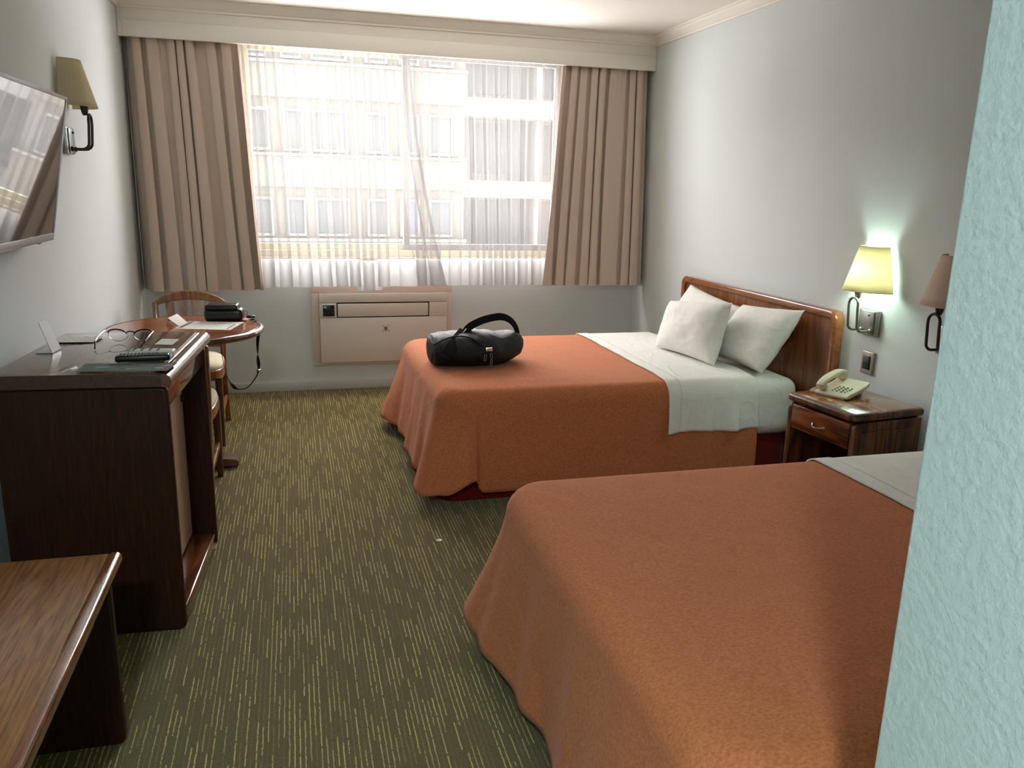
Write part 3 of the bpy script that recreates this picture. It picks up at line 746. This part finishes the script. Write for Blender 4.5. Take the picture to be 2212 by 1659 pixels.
# ------------------------------------------------------------------ wall lamps
def wall_lamp(label, wx, sgn, yc, zb, shade_mat, lit, metal, plate_mat):
    """sgn: +1 lamp hangs on the right wall (room towards -x), -1 on the left wall"""
    t = thing('wall_lamp', label, 'lamp', (wx, yc, zb-.20), 0 if sgn < 0 else pi, 'wall lamps')
    # local: +x into the room, z up from plate bottom
    obj('wall_plate', bx(.0005, .020, -.064, .064, 0, .115, .005, 2), plate_mat, t)
    obj('front_plate', bx(.019, .027, -.044, .044, .004, .110, .004, 2), plate_mat, t)
    bm = B(); lathe(bm, [(0, 0), (.006, 0), (.006, .004), (.003, .007), (0, .008)], 12); bmesh.ops.transform(bm, matrix=Matrix.Translation((.026, .012, .092)) @ Matrix.Rotation(rad(90), 4, 'Y'), verts=bm.verts); obj('screw_knob', bm, metal, t)
    a = .030; out = .105
    path = [(.026, -a, .022), (out-.035, -a, .022)] + [(out-.035+.03*sin(q), -a, .052-.03*cos(q)) for q in (rad(20), rad(45), rad(70))] + [(out-.005, -a, .06), (out, -a, .125)]
    path += [(out, -a*cos(q), .140+a*sin(q)) for q in [rad(x) for x in range(0, 181, 15)]]
    path += [(x, -y, z) for x, y, z in path[6::-1]]
    bm = B(); tube(bm, path, .0058, 10); obj('arm', bm, metal, t)
    for y in (-a, a):
        bm = B(); lathe(bm, [(0, 0), (.011, 0), (.011, .006), (.008, .010), (0, .010)], 12); bmesh.ops.transform(bm, matrix=Matrix.Translation((.026, y, .022)) @ Matrix.Rotation(rad(90), 4, 'Y'), verts=bm.verts); obj('arm_socket', bm, metal, t)
    bm = B(); lathe(bm, [(0, .166), (.008, .166), (.013, .176), (.017, .196), (.017, .225), (0, .225)], 16, (out-.018, 0, 0)); obj('bulb_holder', bm, metal, t)
    bm = B(); lathe(bm, [(0, .225), (.014, .228), (.024, .245), (.030, .275), (.026, .305), (.014, .322), (0, .325)], 16, (out-.045, 0, 0)); obj('bulb', bm, M_bulb if lit else M_bulboff, t)
    bm = B(); n = 40; z0, z1 = .200, .392; r0, r1 = .126, .074; back = .014
    rings = []
    for i in range(n+1):
        q = rad(-91+182*i/n); rings.append([bm.verts.new((back+(r0+(r1-r0)*k/6)*cos(q), (r0+(r1-r0)*k/6)*sin(q), z0+(z1-z0)*k/6)) for k in range(7)])
    for i in range(n):
        for k in range(6): bm.faces.new((rings[i][k], rings[i+1][k], rings[i+1][k+1], rings[i][k+1]))
    s = solid(obj('shade', bm, shade_mat, t, ang=80), .0016)
    for r_, z_ in ((r0, z0), (r1, z1)):
        bm = B(); tube(bm, [(back+r_*cos(rad(q)), r_*sin(rad(q)), z_) for q in range(-91, 92, 7)], .0016, 6); obj('shade_rim', bm, shade_mat, s)
    if lit:
        l = lamp('bedside_bulb_light', 'POINT', (0, 0, 0), 10.5, (.60, 1.0, .78), shadow_soft_size=.028); l.location = (wx-sgn*(out-.045), yc, zb-.20+.278)
        m = bpy.data.objects
    return t
wall_lamp('lit wall lamp with glowing yellow-green half shade above the telephone', XR, 1, 3.008, 1.015, M_shade, True, M_steel, M_steel)
wall_lamp('unlit pinkish wall lamp half hidden by the near wall', XR, 1, 2.535, 1.015, M_shade2, False, M_dmetal, M_steel)
wall_lamp('unlit beige wall lamp on the left wall behind the television', XL, -1, 4.05, 1.715, M_shade, False, M_dmetal, M_steel)

# ------------------------------------------------------------------ television
ty0, ty1 = 2.42, 3.35
tv = thing('television', 'flat screen television with silver frame tilted on the left wall', 'television', (-.86, (ty0+ty1)/2, 1.19))
ta = math.atan2(-.771+.867, 1.70-1.194); TH = .515; hw = (ty1-ty0)/2
tilt = Matrix.Translation((.0, 0, 0)) @ Matrix.Rotation(ta, 4, 'Y')
def tvp(name, b_, mat, par=tv):
    bmesh.ops.transform(b_, matrix=tilt, verts=b_.verts); return obj(name, b_, mat, par)
tvp('body', bx(-.045, -.006, -hw+.005, hw-.005, .004, TH-.004, .006, 2), M_blackpl)
bm = B()
for q in ((-hw, hw, 0, .026), (-hw, hw, TH-.012, TH), (-hw, -hw+.011, .026, TH-.012), (hw-.011, hw, .026, TH-.012)): box(bm, -.030, .002, q[0], q[1], q[2], q[3], .0015)
tvp('frame', bm, M_alu)
tvp('screen', bx(-.010, -.001, -hw+.011, hw-.011, .026, TH-.012), M_screen)
tvp('receiver', bx(-.014, -.004, hw-.16, hw-.13, -.006, .001, .001), M_blackpl)
obj('wall_bracket', bx(XL+.86+.0005, -.01, -.12, .12, .14, .36, .004), M_grayrub, tv)

# ------------------------------------------------------------------ minibar cabinet
CA = rad(-4.0)
# local frame: origin at the front near lower corner; +x out of the front, +y away from the camera
cab = thing('minibar_cabinet', 'dark wooden open-fronted minibar cabinet with glass-covered top', 'cabinet', (-.384, 2.520, 0), CA)
CD, CW_, CZ = .490, .660, .858
def side_panel(y0, y1):
    bm = B(); prism(bm, rrect(-CD, .0, .0, CZ-.043, .022, 4, (1, 0, 0, 1)), lambda x, z: (x, y0, z), lambda x, z: (x, y1, z))
    return bevmod(obj('side_panel', bm, M_wdark, cab), .010, 3)
side_panel(0, .032); side_panel(CW_-.032, CW_)
TP = [(-CD, CZ-.043), (.006, CZ-.043), (.014, CZ-.036), (.018, CZ-.024), (.014, CZ-.010), (.004, CZ-.002), (-.012, CZ-.001), (-.018, CZ-.004), (-.024, CZ), (-CD, CZ)]
bm = B(); prism(bm, TP, lambda x, z: (x, -.018, z), lambda x, z: (x, CW_+.018, z)); bevmod(obj('top', bm, M_wdarky, cab), .004, 2)
obj('top_panel', bx(-CD+.004, -.026, -.014, CW_+.014, CZ-.001, CZ+.0003), M_wcab, cab)
EP = [(x+.0006, z+.0004) for x, z in TP[1:7]]
bm = B(); prism(bm, EP+[(-.010, CZ-.040)], lambda x, z: (x, -.0185, z), lambda x, z: (x, CW_+.0185, z)); obj('front_edge', bm, M_wedge, cab, ang=60)
obj('apron', bx(-.030, -.006, .032, CW_-.032, CZ-.115, CZ-.043, .002), M_wedge, cab)
obj('plinth', bx(-.12, -.004, .032, CW_-.032, .0, .060, .006, 3), M_wedge, cab)
obj('back', bx(-CD, -CD+.012, .032, CW_-.032, .0, CZ-.043), M_wdark, cab)
fr = thing('minibar_fridge', 'beige enamel minibar door set inside the dark cabinet', 'fridge', cab.location.copy(), CA)
obj('body', bx(-CD+.02, -.114, .05, CW_-.05, .062, CZ-.125, .004), M_fridge, fr)
obj('door', bx(-.112, -.088, .036, CW_-.036, .064, CZ-.118, .006, 3), M_fridge, fr)
bm = B(); lathe(bm, [(0, 0), (.013, 0), (.013, .006), (.009, .009), (0, .009)], 16); bmesh.ops.transform(bm, matrix=Matrix.Translation((-.088, CW_-.056, at_x(383, 873, -.434).z)) @ Matrix.Rotation(rad(90), 4, 'Y'), verts=bm.verts); obj('lock', bm, M_dmetal, fr)
gt = obj('glass_sheet', bx(-CD+.01, -.030, -.008, CW_+.006, CZ+.0006, CZ+.0046, .001), M_sheetglass, None, origin=(0, 0, 0)); gt.location = cab.location; gt.rotation_euler.z = CA
tag(gt, 'clear glass sheet covering the minibar cabinet top', 'glass sheet')
ZG = CZ+.0050
def flat(name, label, cat, px, Z, mat, th=.0006, group=None):
    P = [at_z(a, b, Z) for a, b in px]; bm = B(); prism(bm, [(p.x, p.y) for p in P], lambda a, b: (a, b, Z), lambda a, b: (a, b, Z+th))
    c = sum(P, Vector())/len(P); return tag(obj(name, bm, mat, None, False, origin=(c.x, c.y, Z)), label, cat, group)
flat('printed_leaflet', 'dark printed leaflet lying on the near edge of the minibar cabinet', 'leaflet', [(163, 803), (184, 786), (384, 784), (362, 801)], ZG, M_leaflet)
flat('paper_sheet', 'white printed paper sheet by the wall on the minibar cabinet', 'paper', [(108, 740), (128, 728), (222, 727), (204, 739)], ZG, M_print)
flat('paper_card', 'small white card beside the eyeglasses', 'card', [(334, 744), (350, 732), (387, 733), (373, 745)], ZG, M_paper)
# sign holder of bent metal
p0 = at_z(113, 763, ZG); p1 = at_z(132, 752, ZG)
sg = thing('sign_holder', 'small bent metal sign holder standing at the left on the minibar cabinet', 'sign holder', (p0.x, p0.y, ZG))
dv = Vector((p1-p0)); dv.z = 0; L_ = dv.length; dv.normalize(); nv = Vector((dv.y, -dv.x, 0))   # nv points to the room
bm = B(); q0, q1 = p0, p0+dv*.085
back = -nv*.030+Vector((0, 0, .100))
bm2 = [q0, q1, q1+back+Vector((0, 0, -.012)), q1*.6+q0*.4+back, q0+back]
A = [bm.verts.new(v) for v in bm2]; C = [bm.verts.new(v-nv*.0022) for v in bm2]
bm.faces.new(A); bm.faces.new(C[::-1])
for i in range(5): bm.faces.new((A[i], C[i], C[(i+1) % 5], A[(i+1) % 5]))
obj('upright_plate', bm, M_alu, sg, True)
bm = B(); bm2 = [q0+Vector((0, 0, .0005)), q1+Vector((0, 0, .0005)), q1-nv*.045+Vector((0, 0, .0005)), q0-nv*.05+Vector((0, 0, .0005))]
A = [bm.verts.new(v) for v in bm2]; C = [bm.verts.new(v+Vector((0, 0, .003))) for v in bm2]
bm.faces.new(A[::-1]); bm.faces.new(C)
for i in range(4): bm.faces.new((A[i], A[(i+1) % 4], C[(i+1) % 4], C[i]))
obj('foot_plate', bm, M_white, sg, True)
# eyeglasses
ge = thing('eyeglasses', 'dark-rimmed eyeglasses resting open on the minibar cabinet', 'eyeglasses', (-.560, 3.000, ZG), rad(-8)); ge.scale = (1.05, 1.05, 1.05)
def lens(cx, s):
    return [(cx+s*(.031*cos(a)*(1+.10*sin(a))), 0, .023+.019*sin(a)+(.004*cos(a) if sin(a) > 0 else 0)) for a in [2*pi*i/28 for i in range(28)]]
for s in (-1, 1):
    P = lens(s*.040, s); bm = B(); bm.faces.new([bm.verts.new((x, y, z)) for x, y, z in P]); obj('lens', bm, M_glass, ge)
    bm = B(); tube(bm, P, .0012, 6, True); obj('lens_rim', bm, M_chrome, ge)
    up = [p for p in P if p[2] > .026]; up = sorted(up, key=lambda p: p[0])
    bm = B(); tube(bm, [(x, -.001, z+.001) for x, y, z in up], .0026, 6); obj('brow_rim', bm, M_dmetal if False else M_blackpl, ge)
    tp_ = [(s*.073, 0, .038), (s*.077, -.015, .040), (s*.078, -.06, .034), (s*.076, -.10, .022), (s*.068, -.130, .004)]
    bm = B(); tube(bm, smooth_path(tp_, 5), .0018, 6); te = obj('temple', bm, M_chrome, ge)
    bm = B(); tube(bm, smooth_path(tp_[3:], 5), .0028, 6); obj('temple_tip', bm, M_blackpl, te)
bm = B(); tube(bm, smooth_path([(-.012, 0, .034), (0, -.002, .037), (.012, 0, .034)], 4), .0022, 6); obj('bridge', bm, M_blackpl, ge)
# remotes
def remote(name, label, a, b, w, h, mat, bmat, rows_, cols_):
    a, b = Vector(a), Vector(b); d = b-a; L = d.length; an = math.atan2(d.y, d.x)
    t = thing(name, label, 'remote control', (a+b)/2, an)
    obj('body', bx(-L/2, L/2, -w/2, w/2, .0003, h, min(h, w)*.32, 3), mat, t)
    bm = B()
    for i in range(rows_):
        for j in range(cols_):
            x = -L*.40+i*L*.72/rows_; y = -w*.32+j*w*.64/max(1, cols_-1); box(bm, x-.0035, x+.0035, y-.003, y+.003, h-.001, h+.0018, .0008, 1)
    o = obj('keypad_buttons', bm, bmat, t); o['kind'] = 'stuff'
    return t
rb = remote('remote_control', 'black television remote on the near edge of the minibar cabinet', at_z(250, 781, ZG), at_z(368, 776, ZG), .045, .020, M_blackpl, M_grayrub, 11, 4)
obj('end_cap', bx(.079, .083, -.020, .020, .004, .019, .001), M_alu, rb)
rw = remote('remote_control', 'white air conditioner remote lying behind the black remote', at_z(282, 767, ZG), at_z(378, 766, ZG), .045, .018, M_white, M_grayrub, 4, 3)

# ------------------------------------------------------------------ luggage bench
bn = thing('luggage_bench', 'low brown wooden luggage bench in the left foreground', 'bench', (-.69, 1.5, 0))
bx1, by0, by1, bz = -.447, .86, 2.032, .510
BP = [(XL+.02, bz-.034), (bx1-.006, bz-.034), (bx1, bz-.026), (bx1, bz-.008), (bx1-.007, bz), (bx1-.022, bz+.001), (bx1-.027, bz-.002), (bx1-.032, bz), (XL+.02, bz)]
bm = B(); prism(bm, BP, lambda x, z: (x, by0, z), lambda x, z: (x, by1, z)); bevmod(obj('bench_top', bm, M_wtop, bn, True), .003, 2)
bm = B(); prism(bm, [(x+.0006, z+.0004) for x, z in BP[1:6]]+[(bx1-.014, bz-.03)], lambda x, z: (x, by0-.0005, z), lambda x, z: (x, by1+.0005, z)); obj('front_edge', bm, M_wedge, bn, True, 60)
for a, b in ((by1-.055, by1-.022), (by0+.022, by0+.055)):
    bm = B(); prism(bm, rrect(XL+.03, bx1-.022, 0, bz-.034, .015, 3, (0, 0, 0, 1)), lambda x, z: (x, a, z), lambda x, z: (x, b, z)); bevmod(obj('end_panel', bm, M_wdark, bn, True), .006, 2)
obj('back_rail', bx(XL+.03, XL+.05, by0+.056, by1-.056, bz-.14, bz-.035), M_wdark, bn, True)

# ------------------------------------------------------------------ round table and chairs
TX, TY, TZ, TR = -.530, 4.140, .720, .372
tb = thing('round_table', 'small round polished wooden table near the left wall', 'table', (TX, TY, 0))
bm = B(); lathe(bm, [(0, TZ-.034), (TR-.03, TZ-.034), (TR-.012, TZ-.032), (TR-.003, TZ-.024), (TR, TZ-.015), (TR-.004, TZ-.005), (TR-.013, TZ), (TR-.022, TZ-.0005), (TR-.027, TZ-.003)], 72); obj('table_edge', bm, M_wtabe, tb)
bm = B(); lathe(bm, [(TR-.027, TZ-.004), (TR-.029, TZ-.0005), (0, TZ-.0005)], 72); obj('table_top', bm, M_wtab, tb)
bm = B(); lathe(bm, [(0, .045), (.055, .045), (.050, .08), (.042, .14), (.042, .60), (.055, .66), (.10, TZ-.034), (0, TZ-.034)], 28); obj('pedestal', bm, M_wtabe, tb)
for k in range(4):
    a = k*pi/2; R_ = Matrix.Rotation(a, 4, 'Z')
    pr = [(.03, .004), (.212, .004), (.218, .010), (.218, .030), (.206, .043), (.196, .045), (.03, .055)]
    bm = B(); prism(bm, pr, lambda x, z: (x, -.055, z), lambda x, z: (x, .055, z)); bmesh.ops.transform(bm, matrix=R_, verts=bm.verts); bevmod(obj('foot', bm, M_wtabe, tb), .006, 2)

def make_chair(label, loc, rz):
    """local: +y is the direction the sitter faces, origin on the floor under the seat centre"""
    t = thing('dining_chair', label, 'chair', loc, rz, 'cream-seated wooden chairs')
    sw_, sd, sh = .190, .215, .405
    # curved seat rails
    rail = []
    for i in range(33):
        a = 2*pi*i/32; c_, s_ = cos(a), sin(a)
        rail.append((sw_*(1 if c_ > 0 else -1)*abs(c_)**.55*(1+.04*s_), sd*(1 if s_ > 0 else -1)*abs(s_)**.6))
    rail = rail[:-1]
    bm = B(); prism(bm, rail, lambda x, y: (x, y, sh-.035), lambda x, y: (x*1.01, y*1.01, sh+.022)); bevmod(obj('seat_rail', bm, M_wch, t), .006, 2)
    bm = B(); rings = []
    for k, (sc_, z) in enumerate(((.95, .018), (.985, .030), (.96, .045), (.85, .058), (.6, .068), (.3, .072))):
        rings.append([bm.verts.new((x*sc_, y*sc_, sh+z)) for x, y in rail])
    for i in range(5):
        for k in range(32): bm.faces.new((rings[i][k], rings[i][(k+1) % 32], rings[i+1][(k+1) % 32], rings[i+1][k]))
    bm.faces.new(rings[-1]); bm.faces.new(rings[0][::-1]); obj('seat_cushion', bm, M_cush, t, ang=80)
    for s in (-1, 1):
        bm = B(); sweep(bm, [(s*.168, sd-.035, 0), (s*.168, sd-.037, .2), (s*.166, sd-.040, sh-.02)], rrect(-.017, .017, -.017, .017, .005, 2), up=(0, 1, 0), scale=[.8, .95, 1.1]); obj('leg', bm, M_wchd, t)
        bp = smooth_path([(s*.170, -sd-.125, 0), (s*.170, -sd-.045, .22), (s*.171, -sd-.005, .40), (s*.176, -sd-.012, .56), (s*.180, -sd-.050, .735)], 5)
        bm = B(); sweep(bm, bp, rrect(-.015, .015, -.020, .020, .005, 2), up=(0, 1, 0)); obj('leg', bm, M_wchd if False else M_wch, t)
        bm = B(); sweep(bm, [(s*.168, sd-.04, .165), (s*.169, 0, .170), (s*.170, -sd-.06, .165)], rrect(-.009, .009, -.016, .016, .004, 2), up=(0, 0, 1)); obj('stretcher', bm, M_wch, t)
    bm = B(); sweep(bm, [(-.168, 0, .168), (.168, 0, .168)], rrect(-.009, .009, -.012, .012, .004, 2), up=(0, 0, 1)); obj('stretcher', bm, M_wch, t)
    # arched top rail
    N = 20; bm = B(); up_, lo_ = [], []
    for i in range(N+1):
        u = i/N*2-1; x = u*.196; yb_ = -sd-.052+.010*(1-u*u)*-1
        zt = .800-.050*u*u-.012*abs(u)**6; zl = .748-.030*u*u - (.012*abs(u)**6)
        up_.append((x, yb_, zt)); lo_.append((x, yb_+.004, zl))
    for dy in (0,):
        ring = []
        for i in range(N+1):
            (x, y, z1), (_, y2, z0) = up_[i], lo_[i]
            ring.append([bm.verts.new((x, y-.012, z1)), bm.verts.new((x, y+.012, z1)), bm.verts.new((x, y2+.012, z0)), bm.verts.new((x, y2-.012, z0))])
        for i in range(N):
            for k in range(4): bm.faces.new((ring[i][k], ring[i][(k+1) % 4], ring[i+1][(k+1) % 4], ring[i+1][k]))
        bm.faces.new(ring[0][::-1]); bm.faces.new(ring[-1])
    bevmod(obj('top_rail', bm, M_wch, t), .005, 2)
    bm = B(); sweep(bm, [(-.172, -sd-.010, .50), (.172, -sd-.010, .50)], rrect(-.010, .010, -.022, .022, .004, 2), up=(0, 0, 1)); obj('lower_back_rail', bm, M_wch, t)
    for k in (-1.5, -.5, .5, 1.5):
        xa_, xb_ = k*.055, k*.070; w0, w1 = .014, .024; bm = B(); ring = []
        for i in range(7):
            q = i/6; x = xa_+(xb_-xa_)*q; w = w0+(w1-w0)*q; z = .505+(.755-.505-.012*abs(k))*q; y = -sd-.010-.044*q**1.3
            ring.append([bm.verts.new((x-w, y-.005, z)), bm.verts.new((x+w, y-.005, z)), bm.verts.new((x+w, y+.005, z)), bm.verts.new((x-w, y+.005, z))])
        for i in range(6):
            for j in range(4): bm.faces.new((ring[i][j], ring[i][(j+1) % 4], ring[i+1][(j+1) % 4], ring[i+1][j]))
        bm.faces.new(ring[0][::-1]); bm.faces.new(ring[-1]); obj('slat', bm, M_wch, t)
    return t
make_chair('wooden slat-back chair with cream seat between the round table and the window wall', (-.588, 4.640, 0), pi+rad(1))
make_chair('wooden chair with cream seat half hidden between the minibar cabinet and round table', (-.560, 3.800, 0), 0)

# things on the round table
flat('printed_sheet', 'white printed sheet with dark end bands on the round table', 'paper', [(375, 710), (410, 694), (527, 696), (497, 713)], TZ+.0004, M_print)
for k, px in enumerate(([(384, 708), (413, 694.5), (420, 694.5), (392, 708)], [(488, 711), (507, 700), (510, 700), (491, 711)])):
    P = [at_z(a, b, TZ+.0012) for a, b in px]; bm = B(); prism(bm, [(p.x, p.y) for p in P], lambda a, b: (a, b, TZ+.0010), lambda a, b: (a, b, TZ+.0014))
    o = obj('dark_band', bm, M_grayrub, bpy.data.objects['printed_sheet']); o.matrix_parent_inverse = Matrix.Translation(bpy.data.objects['printed_sheet'].location).inverted()
# small card tent
c0 = at_z(385, 706, TZ); tc_ = thing('folded_card', 'small cream folded card standing behind the printed sheet on the table', 'card', (c0.x, c0.y, TZ))
g0, g1 = at_z(386, 704, TZ+.0005), at_z(405, 697, TZ+.0005)
fy = g0.y
t0, t1 = at_y(362, 687, g0.y+.05), at_y(383, 678, g1.y+.05)
def quad(name, pts, th, mat, par):
    pts = [Vector(p) for p in pts]; n = (pts[1]-pts[0]).cross(pts[3]-pts[0]).normalized()*th
    bm = B(); A = [bm.verts.new(p) for p in pts]; C = [bm.verts.new(p+n) for p in pts]; bm.faces.new(A[::-1]); bm.faces.new(C)
    for i in range(4): bm.faces.new((A[i], A[(i+1) % 4], C[(i+1) % 4], C[i]))
    return obj(name, bm, mat, par, True)
quad('front_leaf', [g0, g1, t1, t0], .0006, M_paper, tc_)
e0, e1 = Vector((t0.x-.004, t0.y+.035, TZ+.0005)), Vector((t1.x-.004, t1.y+.035, TZ+.0005))
quad('rear_leaf', [t0+Vector((0, .001, 0)), t1+Vector((0, .001, 0)), e1, e0], .0006, M_paper, tc_)
# black pouch with strap
pz = TZ
pch = thing('camera_pouch', 'small black pouch with dangling strap at the far edge of the round table', 'pouch', (-.355, 4.335, pz), rad(-4))
bm = B(); n = 8
def blob(x0, x1, y0, y1, z0, z1, r, ox=0, seed=0):
    b_ = B(); box(b_, x0, x1, y0, y1, z0, z1, r, 4)
    bmesh.ops.subdivide_edges(b_, edges=[e for e in b_.edges if e.calc_length() > .03], cuts=4, use_grid_fill=True)
    for v in b_.verts:
        w = .003*noise.noise((v.co.x*25+seed, v.co.y*25, v.co.z*25)); d = v.co-Vector(((x0+x1)/2, (y0+y1)/2, (z0+z1)/2)); v.co += d.normalized()*w
        v.co.z = max(v.co.z, z0)
    return b_
obj('body', blob(-.098, .092, -.050, .050, .0005, .062, .018), M_leather, pch, ang=60)
obj('flap', blob(-.092, .070, -.052, .048, .058, .084, .011, 0, 3), M_leather, pch, ang=60)
for y in (-.020, .020):
    bm = B(); lathe(bm, [(0, 0), (.005, 0), (.004, .003), (0, .004)], 10, (-.086, y, .083)); obj('stud', bm, M_chrome, pch)
bm = B(); tube(bm, [(.094+.012*cos(a)+.006, -.015, .040+.014*sin(a)) for a in [2*pi*i/16 for i in range(16)]], .002, 6, True); obj('ring', bm, M_chrome, pch)
bm = B(); box(bm, .108, .150, -.024, -.010, .012, .026, .004); obj('clip', bm, M_blackpl, pch)
Ys = 4.20
sp_ = smooth_path([at_y(541, 690, 4.305), at_y(549, 690, 4.29), at_y(555, 694, 4.27), at_y(560.5, 702, 4.235), at_y(559, 716, Ys+.01), at_y(556.5, 740, Ys), at_y(557, 770, Ys), at_y(558.5, 800, Ys), at_y(548, 822, Ys), at_y(532, 838, Ys), at_y(512, 840, Ys), at_y(497, 826, Ys), at_y(487, 800, Ys+.01), at_y(481, 775, Ys+.02), at_y(478, 752, Ys+.03), at_y(476, 741, Ys+.03)], 6)
ups = []
for i in range(len(sp_)):
    t = i/(len(sp_)-1); ups.append(Vector((cos(1.2+.9*t), -.5+sin(2.5*t)*.6, .6 if t < .25 else .25)))
bm = B(); sweep(bm, sp_, rrect(-.0085, .0085, -.0011, .0011, .0009, 1), up=ups); obj('strap', bm, M_strap, pch, True)
p = at_y(558.5, 799, Ys); obj('slider', bx(p.x-.013, p.x+.013, p.y-.004, p.y+.004, p.z-.010, p.z+.004, .002), M_chrome, pch, True)
flat('tan_piece', 'small flat tan piece beside the black pouch', 'tag', [(519, 692), (522, 687), (538, 690), (532, 694)], TZ+.0004, M_tan, .004)  # thin tan shape lying on the table top

# ------------------------------------------------------------------ small disc on the carpet
c = at_z(948, 1168, .0)
bm = B(); lathe(bm, [(0, .0005), (.012, .0005), (.0125, .002), (.012, .0035), (.0105, .003), (0, .003)], 20, (c.x, c.y, .0)); tag(obj('coin', bm, M_coin, None, False, origin=(c.x, c.y, .0005)), 'small pale round coin lying on the green carpet', 'coin')
